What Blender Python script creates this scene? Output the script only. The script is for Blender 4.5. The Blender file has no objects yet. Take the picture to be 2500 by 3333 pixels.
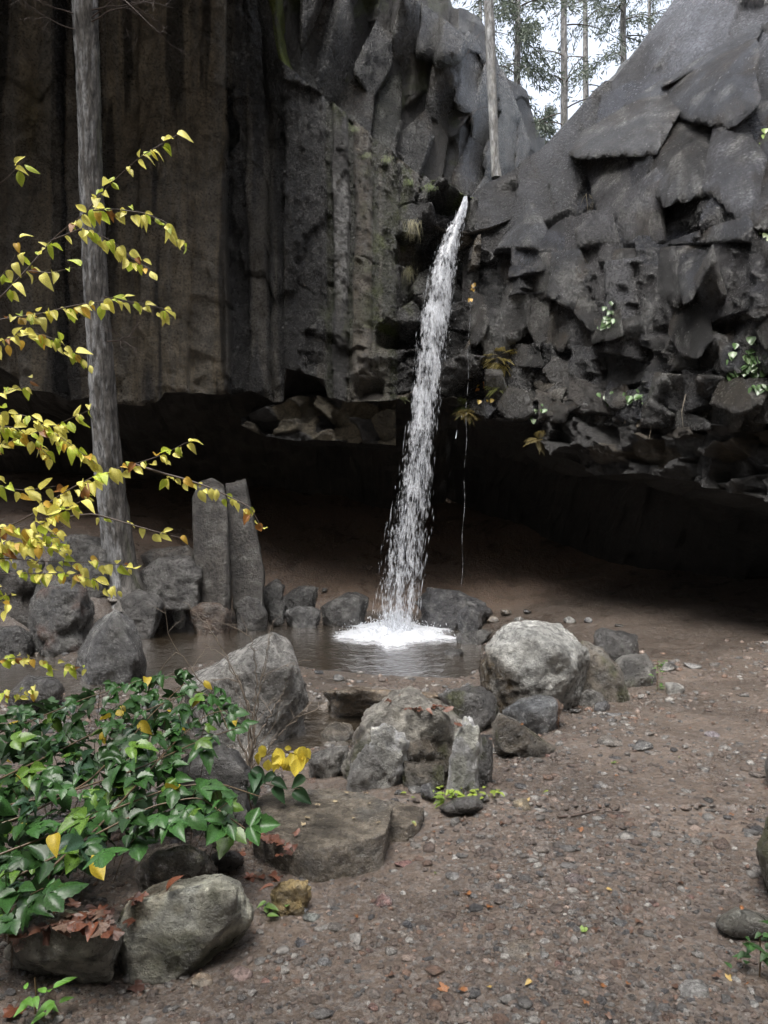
import bpy, bmesh, math, random
import numpy as np
from mathutils import Vector, Matrix, kdtree

random.seed(7); RS = np.random.RandomState(11)
SC = bpy.context.scene
COL = SC.collection
# ------------------------------------------------------------------ camera, sky, sun, exposure
EYE = 2.2; F = 711.1; CX, CY = 384.0, 512.0
cd = bpy.data.cameras.new('camera'); cam = bpy.data.objects.new('camera', cd); COL.objects.link(cam)
cd.sensor_fit = 'VERTICAL'; cd.sensor_height = 36; cd.sensor_width = 36; cd.lens = 25
cd.clip_start = .05; cd.clip_end = 1000
cam.location = (0, 0, EYE); cam.rotation_euler = (math.radians(90), 0, 0)
SC.camera = cam
SUN_EL, SUN_AZ = 66.0, 208.0      # azimuth clockwise from +Y: behind the camera, to the left
w = bpy.data.worlds.new('World'); SC.world = w; w.use_nodes = True
nt = w.node_tree; nt.nodes.clear()
sky = nt.nodes.new('ShaderNodeTexSky'); sky.sky_type = 'NISHITA'; sky.sun_disc = False
sky.sun_elevation = math.radians(SUN_EL); sky.sun_rotation = math.radians(SUN_AZ)
sky.air_density = 1.0; sky.dust_density = 4.0; sky.ozone_density = 1.0
hs = nt.nodes.new('ShaderNodeHueSaturation'); hs.inputs['Saturation'].default_value = .42
bgn = nt.nodes.new('ShaderNodeBackground'); bgn.inputs['Strength'].default_value = .15
wo = nt.nodes.new('ShaderNodeOutputWorld')
nt.links.new(sky.outputs[0], hs.inputs['Color']); nt.links.new(hs.outputs[0], bgn.inputs['Color']); nt.links.new(bgn.outputs[0], wo.inputs['Surface'])
sd = bpy.data.lights.new('sun', 'SUN'); sun = bpy.data.objects.new('sun', sd); COL.objects.link(sun)
sd.energy = 1.5; sd.angle = math.radians(28); sd.color = (1, .97, .93)
a = math.radians(SUN_AZ); e = math.radians(SUN_EL)
sdir = Vector((math.sin(a)*math.cos(e), math.cos(a)*math.cos(e), math.sin(e)))
sun.rotation_euler = sdir.to_track_quat('Z', 'Y').to_euler()
sun.location = (-5, -8, 20)
vs = SC.view_settings; vs.view_transform = 'Standard'; vs.look = 'None'; vs.gamma = 1; vs.exposure = 1.75
SC.cycles.use_denoising = True
SC.cycles.max_bounces = 6; SC.cycles.transparent_max_bounces = 24

# ------------------------------------------------------------------ helpers
K = 1/2.16                     # photo viewing coordinates -> picture pixels
def P(u, v, D):
    return np.stack(np.broadcast_arrays((np.asarray(u, float)-CX)/F*D, np.asarray(D, float), EYE-(np.asarray(v, float)-CY)/F*D), -1)
def interp(x, pts):
    pts = np.array(pts, float); return np.interp(x, pts[:, 0], pts[:, 1])
def h3(ix, iy, iz, seed=0):
    n = (ix.astype(np.int64)*374761393 + iy.astype(np.int64)*668265263 + iz.astype(np.int64)*2147483647 + seed*1274126177) & 0xFFFFFFFF
    n = ((n ^ (n >> 13))*1274126177) & 0xFFFFFFFF
    n = ((n ^ (n >> 16))*2246822519) & 0xFFFFFFFF
    return ((n ^ (n >> 15)) & 0xFFFFFF)/float(0xFFFFFF)
def vn(p, seed=0):
    p = np.asarray(p, float); i = np.floor(p).astype(np.int64); f = p-i; f = f*f*f*(f*(f*6-15)+10)
    r = 0
    for dx in (0, 1):
        for dy in (0, 1):
            for dz in (0, 1):
                wgt = (f[..., 0] if dx else 1-f[..., 0])*(f[..., 1] if dy else 1-f[..., 1])*(f[..., 2] if dz else 1-f[..., 2])
                r = r + wgt*h3(i[..., 0]+dx, i[..., 1]+dy, i[..., 2]+dz, seed)
    return r*2-1
def fbm(p, o=4, seed=0, gain=.5):
    p = np.asarray(p, float); r = 0; a_ = 1; t = 0
    for k in range(o):
        r = r+a_*vn(p*2**k+k*7.3, seed+k); t += a_; a_ *= gain
    return r/t
def worley2(x, y, seed=0):
    ix = np.floor(x).astype(np.int64); iy = np.floor(y).astype(np.int64)
    f1 = np.full(x.shape, 9.); f2 = f1.copy(); idd = np.zeros(x.shape, np.int64); cx = np.zeros(x.shape); cy = np.zeros(x.shape)
    z0 = np.zeros_like(ix)
    for dx in (-1, 0, 1):
        for dy in (-1, 0, 1):
            jx = ix+dx; jy = iy+dy
            px = jx+.12+.76*h3(jx, jy, z0, seed); py = jy+.12+.76*h3(jx, jy, z0+1, seed)
            d = np.hypot(x-px, y-py); m = d < f1
            f2 = np.where(m, f1, np.minimum(f2, d)); idd = np.where(m, (jx+500)*1000+(jy+500), idd)
            cx = np.where(m, px, cx); cy = np.where(m, py, cy); f1 = np.where(m, d, f1)
    return idd, f1, f2, cx, cy
def rnd(idd, k, seed=0):
    return h3(idd, np.zeros_like(idd)+k, np.zeros_like(idd), seed)
def sstep(x, a_, b):
    t = np.clip((x-a_)/(b-a_), 0, 1); return t*t*(3-2*t)

def tag(o, label=None, cat=None, group=None, kind=None):
    if label: o['label'] = label
    if cat: o['category'] = cat
    if group: o['group'] = group
    if kind: o['kind'] = kind
    return o
def mesh_data(name, V, Fc, mat, smooth=True, tint=None):
    me = bpy.data.meshes.new(name)
    V = np.asarray(V, float)
    if isinstance(Fc, np.ndarray):
        n = Fc.shape[1]; me.vertices.add(len(V)); me.vertices.foreach_set('co', V.ravel().astype(np.float32))
        me.loops.add(Fc.size); me.loops.foreach_set('vertex_index', Fc.ravel().astype(np.int32))
        me.polygons.add(len(Fc)); me.polygons.foreach_set('loop_start', np.arange(0, Fc.size, n, dtype=np.int32))
        me.update(calc_edges=True)
    else:
        me.from_pydata([tuple(v) for v in V], [], Fc)
    if smooth: me.polygons.foreach_set('use_smooth', np.ones(len(me.polygons), bool))
    if tint is not None:
        at = me.color_attributes.new('tint', 'FLOAT_COLOR', 'POINT')
        t = np.asarray(tint, np.float32)
        if t.ndim == 1: t = np.tile(t, (len(V), 1))
        at.data.foreach_set('color', t.ravel())
    if mat: me.materials.append(mat)
    return me
def link(name, me, parent=None, loc=None):
    o = bpy.data.objects.new(name, me); COL.objects.link(o)
    if parent: o.parent = parent
    if loc is not None: o.location = loc
    return o
def mk(name, V, Fc, mat, parent=None, smooth=True, tint=None, loc=None):
    V = np.asarray(V, float)
    if loc is not None: V = V-np.asarray(loc)
    return link(name, mesh_data(name, V, Fc, mat, smooth, tint), parent, loc)
def empty(name, loc):
    o = bpy.data.objects.new(name, None); COL.objects.link(o); o.location = loc; o.empty_display_size = .1; return o
def grid_faces(nr, nc):
    i = np.arange(nr*nc).reshape(nr, nc)
    return np.stack([i[:-1, :-1], i[1:, :-1], i[1:, 1:], i[:-1, 1:]], -1).reshape(-1, 4)

# ------------------------------------------------------------------ materials
class N:
    def __init__(s, name):
        s.m = bpy.data.materials.new(name); s.m.use_nodes = True; s.t = s.m.node_tree; s.t.nodes.clear()
        s.out = s.n('ShaderNodeOutputMaterial')
    def n(s, t, **kw):
        nd = s.t.nodes.new(t)
        for k, v in kw.items(): setattr(nd, k, v)
        return nd
    def l(s, a_, b): s.t.links.new(a_, b)
    def noise(s, vec, scale, det=6, rough=.55, dist=0):
        nd = s.n('ShaderNodeTexNoise'); nd.inputs['Scale'].default_value = scale; nd.inputs['Detail'].default_value = det
        nd.inputs['Roughness'].default_value = rough; nd.inputs['Distortion'].default_value = dist
        if vec: s.l(vec, nd.inputs['Vector'])
        return nd.outputs['Fac']
    def mr(s, v, a0, a1, b0, b1):
        nd = s.n('ShaderNodeMapRange'); s.l(v, nd.inputs[0])
        for i, x in enumerate((a0, a1, b0, b1)): nd.inputs[i+1].default_value = x
        return nd.outputs[0]
    def math(s, op, a_, b=None, c=None):
        nd = s.n('ShaderNodeMath', operation=op)
        for i, x in enumerate((a_, b, c)):
            if x is None: continue
            if isinstance(x, (int, float)): nd.inputs[i].default_value = x
            else: s.l(x, nd.inputs[i])
        return nd.outputs[0]
    def mul(s, col, f):
        nd = s.n('ShaderNodeVectorMath', operation='SCALE'); s.l(col, nd.inputs[0]); s.l(f, nd.inputs['Scale']); return nd.outputs[0]
    def mix(s, f, a_, b):
        nd = s.n('ShaderNodeMix', data_type='RGBA')
        for sk, x in ((nd.inputs[0], f), (nd.inputs[6], a_), (nd.inputs[7], b)):
            if isinstance(x, (int, float)): sk.default_value = x
            elif isinstance(x, tuple): sk.default_value = (*x[:3], 1)
            else: s.l(x, sk)
        return nd.outputs[2]
    def bump(s, h, strength, dist, nrm=None):
        nd = s.n('ShaderNodeBump'); nd.inputs['Strength'].default_value = strength; nd.inputs['Distance'].default_value = dist
        s.l(h, nd.inputs['Height'])
        if nrm: s.l(nrm, nd.inputs['Normal'])
        return nd.outputs[0]
    def pb(s, **kw):
        nd = s.n('ShaderNodeBsdfPrincipled')
        for k, x in kw.items():
            sk = nd.inputs[k.replace('_', ' ')]
            if hasattr(x, 'is_output'): s.l(x, sk)
            elif isinstance(x, tuple): sk.default_value = (*x[:3], 1)
            else: sk.default_value = x
        s.l(nd.outputs[0], s.out.inputs[0]); return nd
def rock_mat(name, s1=2.2, s2=22, b1=.05, b2=.012, speck=.35, strata=False, spec=.8, coat=.35):
    m = N(name); tc = m.n('ShaderNodeTexCoord').outputs['Object']
    at = m.n('ShaderNodeAttribute', attribute_name='tint')
    vec = tc
    if strata:
        mp = m.n('ShaderNodeMapping'); mp.inputs['Scale'].default_value = (1, 1, 3.2); mp.inputs['Rotation'].default_value = (.25, .3, 0); m.l(tc, mp.inputs['Vector']); vec = mp.outputs[0]
    n1 = m.noise(tc, s1, 9, .62, .4); n2 = m.noise(vec, s2, 8, .65); n3 = m.noise(tc, s2*4, 5, .7)
    f = m.math('MULTIPLY', m.mr(n1, .3, .7, .5, 1.5), m.mr(n2, .3, .7, .45, 1.6))
    c = m.mul(at.outputs['Color'], f)
    sp = m.math('MULTIPLY', m.mr(n3, .60, .68, 0, 1), m.mr(n1, .45, .6, 0, speck))
    c = m.mix(sp, c, (.34, .34, .31))
    wet = at.outputs['Alpha']
    r = m.math('MAXIMUM', m.math('SUBTRACT', m.mr(n2, .3, .7, .48, .78), m.math('MULTIPLY', wet, .48)), .12)
    bu = m.bump(n1, .6, b1*2); bu = m.bump(n2, .9, b1*1.3, bu); bu = m.bump(n3, .8, b2*1.5, bu)
    m.pb(Base_Color=c, Roughness=r, Normal=bu, Specular_IOR_Level=spec, Coat_Weight=m.math('MULTIPLY', wet, coat), Coat_Roughness=.14, Coat_Normal=bu)
    return m.m
M = {}
M['rock'] = rock_mat('wet_basalt', speck=.1, spec=.6, coat=.3)
M['boulder'] = rock_mat('boulder_stone', 3.5, 17, .045, .012, .45)
M['stone'] = rock_mat('small_stone', 9, 60, .01, .003, .2)

def bark_mat():
    m = N('bark'); tc = m.n('ShaderNodeTexCoord').outputs['Object']; at = m.n('ShaderNodeAttribute', attribute_name='tint')
    mp = m.n('ShaderNodeMapping'); mp.inputs['Scale'].default_value = (1, 1, .25); m.l(tc, mp.inputs['Vector'])
    n1 = m.noise(mp.outputs[0], 16, 9, .7, .8); n2 = m.noise(tc, 4, 6, .6); n3 = m.noise(mp.outputs[0], 90, 5, .6)
    f = m.math('MULTIPLY', m.mr(n1, .35, .65, .2, 1.8), m.mr(n2, .3, .7, .6, 1.4))
    bu = m.bump(n1, .9, .03); bu = m.bump(n3, .5, .008, bu)
    m.pb(Base_Color=m.mul(at.outputs['Color'], f), Roughness=.75, Normal=bu); return m.m
M['bark'] = bark_mat()
def twig_mat(name, c, r=.6):
    m = N(name); n = m.noise(m.n('ShaderNodeTexCoord').outputs['Object'], 40, 4)
    m.pb(Base_Color=m.mix(m.mr(n, .3, .7, 0, 1), tuple(x*.6 for x in c), tuple(x*1.3 for x in c)), Roughness=r); return m.m
M['twig'] = twig_mat('twig_bark', (.075, .055, .045)); M['cane'] = twig_mat('bramble_cane', (.09, .06, .03), .45)
M['dry'] = twig_mat('dry_twig', (.16, .13, .10)); M['root'] = twig_mat('pale_root', (.2, .17, .13))
def leaf_mat(name, rough=.4, trans=.35, vein=.25, bumpd=.002, spec=.5):
    m = N(name); oi = m.n('ShaderNodeObjectInfo'); tc = m.n('ShaderNodeTexCoord').outputs['Object']
    n = m.noise(tc, 22, 5, .6); n2 = m.noise(tc, 90, 3)
    c = m.mul(oi.outputs['Color'], m.mr(n, .3, .7, 1-vein*1.4, 1+vein))
    p = m.n('ShaderNodeBsdfPrincipled'); m.l(c, p.inputs['Base Color']); p.inputs['Roughness'].default_value = rough; p.inputs['Specular IOR Level'].default_value = spec
    m.l(m.bump(n2, .4, bumpd), p.inputs['Normal'])
    tr = m.n('ShaderNodeBsdfTranslucent'); m.l(c, tr.inputs['Color'])
    mx = m.n('ShaderNodeMixShader'); mx.inputs[0].default_value = trans
    m.l(p.outputs[0], mx.inputs[1]); m.l(tr.outputs[0], mx.inputs[2]); m.l(mx.outputs[0], m.out.inputs[0]); return m.m
M['leaf'] = leaf_mat('autumn_leaf'); M['bramble'] = leaf_mat('bramble_leaf', .24, .12, .4, .001, .28); M['deadleaf'] = leaf_mat('fallen_leaf', .4, .1, .5)
M['fern'] = leaf_mat('fern_leaf', .55, .25)
def tint_leaf_mat():
    m = N('foliage'); at = m.n('ShaderNodeAttribute', attribute_name='tint')
    p = m.n('ShaderNodeBsdfPrincipled'); m.l(at.outputs['Color'], p.inputs['Base Color']); p.inputs['Roughness'].default_value = .6
    tr = m.n('ShaderNodeBsdfTranslucent'); m.l(at.outputs['Color'], tr.inputs['Color'])
    mx = m.n('ShaderNodeMixShader'); mx.inputs[0].default_value = .3
    m.l(p.outputs[0], mx.inputs[1]); m.l(tr.outputs[0], mx.inputs[2]); m.l(mx.outputs[0], m.out.inputs[0]); return m.m
M['foliage'] = tint_leaf_mat()
def ground_mat():
    m = N('wet_gravel_soil'); tc = m.n('ShaderNodeTexCoord').outputs['Object']; at = m.n('ShaderNodeAttribute', attribute_name='tint')
    n1 = m.noise(tc, 1.3, 8, .6, .5); n2 = m.noise(tc, 14, 8, .65); n3 = m.noise(tc, 70, 6, .7)
    vo = m.n('ShaderNodeTexVoronoi'); vo.inputs['Scale'].default_value = 55; m.l(tc, vo.inputs['Vector'])
    vo2 = m.n('ShaderNodeTexVoronoi'); vo2.inputs['Scale'].default_value = 24; m.l(tc, vo2.inputs['Vector'])
    f = m.math('MULTIPLY', m.mr(n1, .3, .7, .65, 1.3), m.mr(n2, .3, .7, .7, 1.35))
    c = m.mul(at.outputs['Color'], f)
    sep = m.n('ShaderNodeSeparateColor'); m.l(vo.outputs['Color'], sep.inputs[0])
    c = m.mix(m.mr(sep.outputs[0], .55, .95, 0, .55), c, (.20, .185, .17)); c = m.mix(m.mr(sep.outputs[1], .7, 1, 0, .6), c, (.05, .045, .045))
    r = m.math('ADD', m.mr(n1, .35, .62, .14, .45), m.mr(n3, .3, .7, -.1, .15))
    bu = m.bump(n2, .9, .045); bu = m.bump(vo2.outputs['Distance'], .5, .012, bu); bu = m.bump(vo.outputs['Distance'], .5, .008, bu); bu = m.bump(n3, .9, .012, bu)
    m.pb(Base_Color=c, Roughness=r, Normal=bu, Specular_IOR_Level=.7); return m.m
M['ground'] = ground_mat()
def water_mat():
    m = N('pool_water'); g = m.n('ShaderNodeNewGeometry').outputs['Position']
    n1 = m.noise(g, 3.5, 5, .55, .8); n2 = m.noise(g, 11, 4, .6, .5)
    sub = m.n('ShaderNodeVectorMath', operation='DISTANCE'); m.l(g, sub.inputs[0]); sub.inputs[1].default_value = (0, 12.7, 0)
    wv = m.math('SINE', m.math('ADD', m.math('MULTIPLY', sub.outputs['Value'], 17), m.math('MULTIPLY', n1, 14)))
    wv = m.math('MULTIPLY', wv, m.mr(sub.outputs['Value'], .8, 3.2, 1, .05))
    bu = m.bump(n1, .7, .06); bu = m.bump(n2, .6, .025, bu); bu = m.bump(wv, .4, .02, bu)
    m.pb(Base_Color=(.19, .145, .095), Roughness=.04, Transmission_Weight=.9, IOR=1.33, Normal=bu, Specular_IOR_Level=.6)
    return m.m
M['water'] = water_mat()
def white_water(name, alpha=None, rough=.3):
    m = N(name); tc = m.n('ShaderNodeTexCoord').outputs['Object']
    p = m.n('ShaderNodeBsdfPrincipled'); p.inputs['Base Color'].default_value = (.80, .83, .88, 1); p.inputs['Roughness'].default_value = rough
    tr = m.n('ShaderNodeBsdfTranslucent'); tr.inputs['Color'].default_value = (.80, .83, .88, 1)
    mx = m.n('ShaderNodeMixShader'); mx.inputs[0].default_value = .45; m.l(p.outputs[0], mx.inputs[1]); m.l(tr.outputs[0], mx.inputs[2])
    res = mx.outputs[0]
    if alpha:
        at = m.n('ShaderNodeAttribute', attribute_name='tint')
        mp = m.n('ShaderNodeMapping'); mp.inputs['Scale'].default_value = alpha; m.l(tc, mp.inputs['Vector'])
        n = m.noise(mp.outputs[0], 7, 7, .68, .3)
        n2 = m.noise(mp.outputs[0], 26, 4, .6)
        s_ = m.math('ADD', m.math('MULTIPLY', n, .62), m.math('MULTIPLY', n2, .38))
        th = m.math('SUBTRACT', 1.0, at.outputs['Alpha'])
        a_ = m.mr(m.math('SUBTRACT', s_, th), -.035, .09, 0, .92)
        tp = m.n('ShaderNodeBsdfTransparent'); m2 = m.n('ShaderNodeMixShader')
        m.l(a_, m2.inputs[0]); m.l(tp.outputs[0], m2.inputs[1]); m.l(res, m2.inputs[2]); res = m2.outputs[0]
    m.l(res, m.out.inputs[0]); return m.m
M['fall'] = white_water('falling_water', (1, 1, .28)); M['drop'] = white_water('water_drops'); M['foam'] = white_water('foam', (1, 1, 1), .5)

# ------------------------------------------------------------------ the rocks of the place (outline in photo coordinates, distance, thickness, colour)
BRN = (.19, .158, .115); BRL = (.31, .26, .185); DKG = (.040, .039, .038); GRY = (.080, .078, .074); PAL = (.22, .22, .21); MOS = (.036, .042, .012); BLU = (.062, .066, .078); YEL = (.13, .095, .03); BLK = (.018, .017, .016)
WG = (.145, .14, .13); WB = (.12, .105, .085); DW = (.06, .058, .056); PG = (.27, .265, .25); OCH = (.20, .15, .07)
ROCK_LIST = [
 # right-hand group
 dict(name='boulder', label='largest boulder on the right, grey crown and rusty mossy left side', outl=[(1040,1400),(1060,1370),(1105,1340),(1165,1333),(1215,1338),(1245,1365),(1275,1405),(1280,1430),(1265,1460),(1215,1480),(1180,1500),(1150,1522),(1080,1530),(1055,1480),(1035,1440)], D=6.95, th=1.0, ridge=[(1090,1385,-.45),(1200,1400,-.55),(1190,1470,-.55),(1110,1490,-.4)], c1=(.29,.29,.275), c2=(.085,.06,.03), wet=.6, sub=6, zone=lambda V: np.clip(sstep(-(V[:,0]-.28*fbm(V*2,3,4)), -1.28, -1.05)*sstep(-V[:,2], -1.02, -.85), 0, 1)),
 dict(name='boulder', label='olive rounded boulder leaning behind the largest right boulder', outl=[(1255,1385),(1300,1395),(1335,1435),(1335,1470),(1365,1510),(1360,1527),(1290,1524),(1240,1495),(1250,1450)], D=7.2, th=.7, c1=WB, moss=.5),
 dict(name='rock', label='square dark block behind the right boulder group at the cave mouth', outl=[(1275,1370),(1300,1355),(1375,1370),(1380,1410),(1330,1418),(1285,1400)], D=8.6, th=.6, c1=DW, wet=.8, sub=4),
 dict(name='rock', label='grey block on the right end of the boulder group beside the green weed', outl=[(1325,1425),(1345,1412),(1395,1410),(1415,1440),(1420,1482),(1385,1492),(1350,1470)], D=7.7, th=.5, c1=WG, moss=.3, sub=4),
 dict(name='rock', label='small pale grey slab lying right of the green weed', outl=[(1435,1473),(1465,1475),(1482,1487),(1470,1497),(1440,1495)], c1=PG, sub=3, th=.2),
 dict(name='rock', label='low pointed grey stone in front of the olive boulder', outl=[(1235,1505),(1265,1485),(1300,1495),(1312,1518),(1240,1524)], c1=WG, wet=.7, sub=4),
 dict(name='rock', label='bluish grey stone with bright orange right end', outl=[(1080,1532),(1115,1512),(1160,1502),(1205,1502),(1217,1530),(1207,1560),(1190,1588),(1150,1582),(1105,1568)], D=5.95, th=.45, ridge=[(1150,1530,-.3)], c1=(.11,.115,.12), c2=(.24,.10,.03), wet=.8, zone=lambda V: sstep(V[:,0]+.06*fbm(V*6,3,2), 1.40, 1.44)),
 dict(name='rock', label='striped brown wedge rock under the orange-ended stone', outl=[(1064,1560),(1078,1538),(1120,1558),(1180,1600),(1225,1632),(1130,1634),(1068,1630)], th=.5, c1=WB, c2=(.17,.14,.1), moss=.2),
 dict(name='rock', label='mossy dark block between the centre boulder and largest boulder', outl=[(940,1497),(985,1486),(1040,1480),(1075,1510),(1078,1560),(1040,1590),(985,1562)], D=6.5, th=.6, c1=DW, moss=.45),
 # centre
 dict(name='boulder', label='broad centre boulder with leaf-filled hollow on top', outl=[(820,1492),(850,1482),(900,1490),(960,1530),(1010,1555),(1040,1585),(1050,1650),(1040,1690),(980,1702),(880,1694),(755,1697),(740,1650),(762,1600),(790,1580),(800,1530)], D=4.75, th=.85, ridge=[(815,1575,-.4),(880,1625,-.5),(980,1630,-.45),(870,1560,-.2)], c1=(.25,.235,.205), c2=(.15,.125,.095), moss=.28, sub=6, wet=.35, chunk=.06),
 dict(name='rock', label='pale jagged slab leaning on the left face of the centre boulder', outl=[(800,1575),(828,1558),(885,1600),(872,1660),(835,1697),(800,1660)], D=4.3, th=.2, c1=(.35,.345,.32), wet=.2, disp=.07, chunk=.07),
 dict(name='rock', label='rough grey slab against the lower left of the centre boulder', outl=[(760,1640),(790,1600),(820,1640),(860,1680),(850,1700),(745,1700)], D=4.35, th=.3, c1=(.2,.195,.185), wet=.3, moss=.25, disp=.07, chunk=.05),
 dict(name='rock', label='mossy olive block at the foot of the centre boulder', outl=[(868,1640),(960,1655),(965,1700),(900,1702),(868,1690)], D=4.32, th=.3, c1=WB, moss=.62),
 dict(name='rock', label='upright pitted pale slab standing right of the centre boulder', outl=[(1002,1545),(1035,1560),(1041,1600),(1032,1660),(1012,1714),(966,1708),(972,1640),(986,1580)], D=4.15, th=.22, c1=(.36,.36,.32), wet=.15, disp=.05, chunk=.06, moss=.18),
 dict(name='rock', label='thin dark slab behind the upright pitted slab', outl=[(1035,1590),(1062,1585),(1066,1640),(1055,1690),(1030,1700)], D=4.45, th=.3, c1=DW, moss=.2),
 dict(name='rock', label='dark shiny fin of stone lying in front of the upright slab', outl=[(945,1745),(985,1722),(1035,1716),(1045,1745),(1000,1757),(960,1768)], th=.3, c1=(.10,.095,.09), wet=.8, sub=4),
 # creek
 dict(name='rock', label='small brown stone sitting in the creek behind the yellow leaves', outl=[(692,1582),(720,1556),(758,1563),(768,1590),(735,1606),(697,1602)], th=.3, c1=WB, wet=.7, sub=4),
 dict(name='rock', label='layered grey ledge rock at the creek edge behind the flat slab', outl=[(662,1632),(700,1615),(752,1610),(757,1660),(715,1685),(668,1668)], D=5.2, th=.5, c1=(.12,.115,.105), wet=.6),
 dict(name='rock', label='long flat rock bar damming the front of the pool', outl=[(690,1492),(760,1481),(880,1488),(1000,1500),(960,1520),(830,1527),(720,1513)], D=7.8, th=1.0, c1=(.11,.085,.06), wet=.7, sub=5, disp=.03),
 dict(name='boulder', label='triangular grey boulder with dark right side behind the bare twigs', outl=[(385,1475),(480,1440),(530,1390),(590,1360),(620,1375),(650,1430),(668,1480),(650,1512),(600,1548),(560,1564),(490,1562),(400,1515)], D=7.2, th=1.1, facets=0, front=.7, ridge=[(592,1366,-.2),(560,1450,-.6),(570,1545,-.55),(430,1490,-.5)], c1=(.17,.165,.155), wet=.6, sub=6, disp=.035),
 # left bank
 dict(name='boulder', label='smooth shiny grey boulder at the pool edge, left', outl=[(165,1405),(200,1350),(250,1308),(285,1340),(308,1390),(320,1430),(290,1452),(230,1460),(165,1442)], D=9.5, th=1.0, ridge=[(245,1325,-.3),(265,1420,-.45),(190,1420,-.4)], c1=(.115,.115,.115), c2=(.2,.2,.19), amt=.25, wet=.8, sub=5),
 dict(name='boulder', label='big cracked dark boulder on the left bank with reddish top', outl=[(60,1300),(80,1265),(130,1250),(190,1270),(207,1310),(200,1360),(160,1392),(90,1388),(58,1350)], D=11.4, th=1.2, ridge=[(140,1290,-.6),(140,1370,-.6)], c1=(.10,.098,.094), c2=(.10,.06,.045), amt=.25, wet=.6, disp=.07, chunk=.06),
 dict(name='rock', label='dark low rock at the left picture edge below the cracked boulder', outl=[(-40,1360),(0,1352),(40,1350),(72,1375),(72,1410),(-30,1410)], D=11.0, th=.7, c1=DW, wet=.6, sub=4),
 dict(name='rock', label='low dark rock in the creek at the far left', outl=[(10,1505),(60,1455),(120,1463),(142,1490),(132,1528),(20,1545)], D=7.9, th=.9, c1=DW, wet=.7, sub=5),
 dict(name='boulder', label='grey rounded rock just right of the tree foot', outl=[(252,1292),(300,1272),(342,1284),(358,1310),(332,1342),(290,1352),(262,1332)], D=12.6, th=.7, c1=(.125,.12,.115), wet=.5),
 dict(name='rock', label='flat-topped block between the tree and the standing stones', outl=[(298,1232),(340,1205),(410,1200),(442,1228),(442,1265),(402,1286),(308,1272)], D=13.1, th=.9, ridge=[(320,1240,-.4),(415,1235,-.45)], c1=(.13,.125,.12), wet=.5),
 dict(name='rock', label='upper grey slab lying on the earth slope left of the standing stones', outl=[(300,1200),(330,1185),(405,1178),(428,1198),(410,1212),(330,1222)], D=13.6, th=.8, c1=(.12,.105,.09), sub=4),
 dict(name='standing_stone', label='taller left one of two standing stones by the cave', outl=[(414,1075),(428,1042),(455,1030),(484,1046),(491,1100),(492,1200),(502,1292),(470,1294),(442,1255),(420,1180)], D=13.2, th=.7, ridge=[(470,1060,-.35),(478,1200,-.4),(486,1285,-.4)], c1=(.095,.086,.075), wet=.35, disp=.02, chunk=.012, sub=6, facets=0, front=.93, cat='standing stone'),
 dict(name='standing_stone', label='shorter right one of two standing stones by the cave', outl=[(488,1048),(531,1040),(546,1100),(560,1180),(573,1240),(552,1272),(520,1292),(502,1288),(494,1180)], D=13.35, th=.6, c1=(.088,.08,.07), wet=.35, disp=.02, chunk=.012, sub=6, facets=0, front=.93, cat='standing stone'),
 dict(name='rock', label='reddish brown stone at the waterline below the standing stones', outl=[(398,1312),(430,1300),(482,1300),(502,1320),(482,1342),(420,1347)], D=13.0, th=.6, c1=(.14,.10,.075), wet=.5, sub=4),
 dict(name='rock', label='small upright pale chip beside the reddish waterline stone', outl=[(368,1298),(382,1292),(402,1318),(392,1330),(376,1322)], D=13.0, th=.2, c1=(.16,.16,.155), sub=3),
 dict(name='rock', label='pyramid shaped grey stone below the right standing stone', outl=[(503,1305),(532,1273),(562,1290),(578,1322),(545,1338),(510,1330)], D=13.3, th=.5, c1=(.12,.115,.11), sub=4),
 dict(name='rock', label='top stone of the rubble pile right of the standing stones', outl=[(562,1272),(598,1250),(618,1264),(605,1290),(566,1292)], D=14.0, th=.5, c1=GRY, sub=4),
 dict(name='rock', label='long dark stone across the rubble pile by the pool', outl=[(595,1295),(650,1262),(690,1268),(680,1298),(615,1312)], D=14.0, th=.5, c1=DW, wet=.7, sub=4),
 dict(name='rock', label='small grey cobble at the front of the rubble pile', outl=[(574,1308),(592,1292),(615,1300),(616,1318),(590,1326)], D=13.7, th=.3, c1=(.12,.118,.112), wet=.6, sub=3),
 dict(name='rock', label='wet pale-flecked rock at the pool edge by the rubble', outl=[(612,1322),(648,1305),(696,1318),(690,1335),(640,1340)], D=13.7, th=.5, c1=(.12,.12,.12), wet=.9, sub=4),
 dict(name='rock', label='low dark stones mound left of the waterfall foot', outl=[(690,1310),(720,1290),(770,1275),(800,1290),(790,1325),(720,1330)], D=13.9, th=.7, c1=DW, wet=.8, sub=4),
 dict(name='boulder', label='black wet boulder right behind the waterfall foot', outl=[(895,1300),(925,1268),(985,1275),(1040,1292),(1062,1322),(1040,1350),(980,1358),(915,1345)], D=13.7, th=1.0, c1=(.055,.055,.06), wet=1, disp=.08),
 dict(name='rock', label='small glossy stone in front of the black wet boulder', outl=[(985,1322),(1010,1306),(1040,1318),(1042,1342),(1000,1350)], D=12.3, th=.4, c1=(.07,.07,.075), wet=1, sub=4),
 dict(name='rock', label='flat dark stone breaking the water right of the foam', outl=[(985,1368),(1040,1358),(1066,1365),(1040,1378),(990,1382)], D=12.0, th=.4, c1=DW, wet=1, sub=4),
 dict(name='rock', label='tiny flat stone in the pool in front of the foam', outl=[(960,1405),(990,1400),(1002,1408),(985,1415),(962,1413)], D=11.0, th=.3, c1=DW, wet=1, sub=3),
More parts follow.
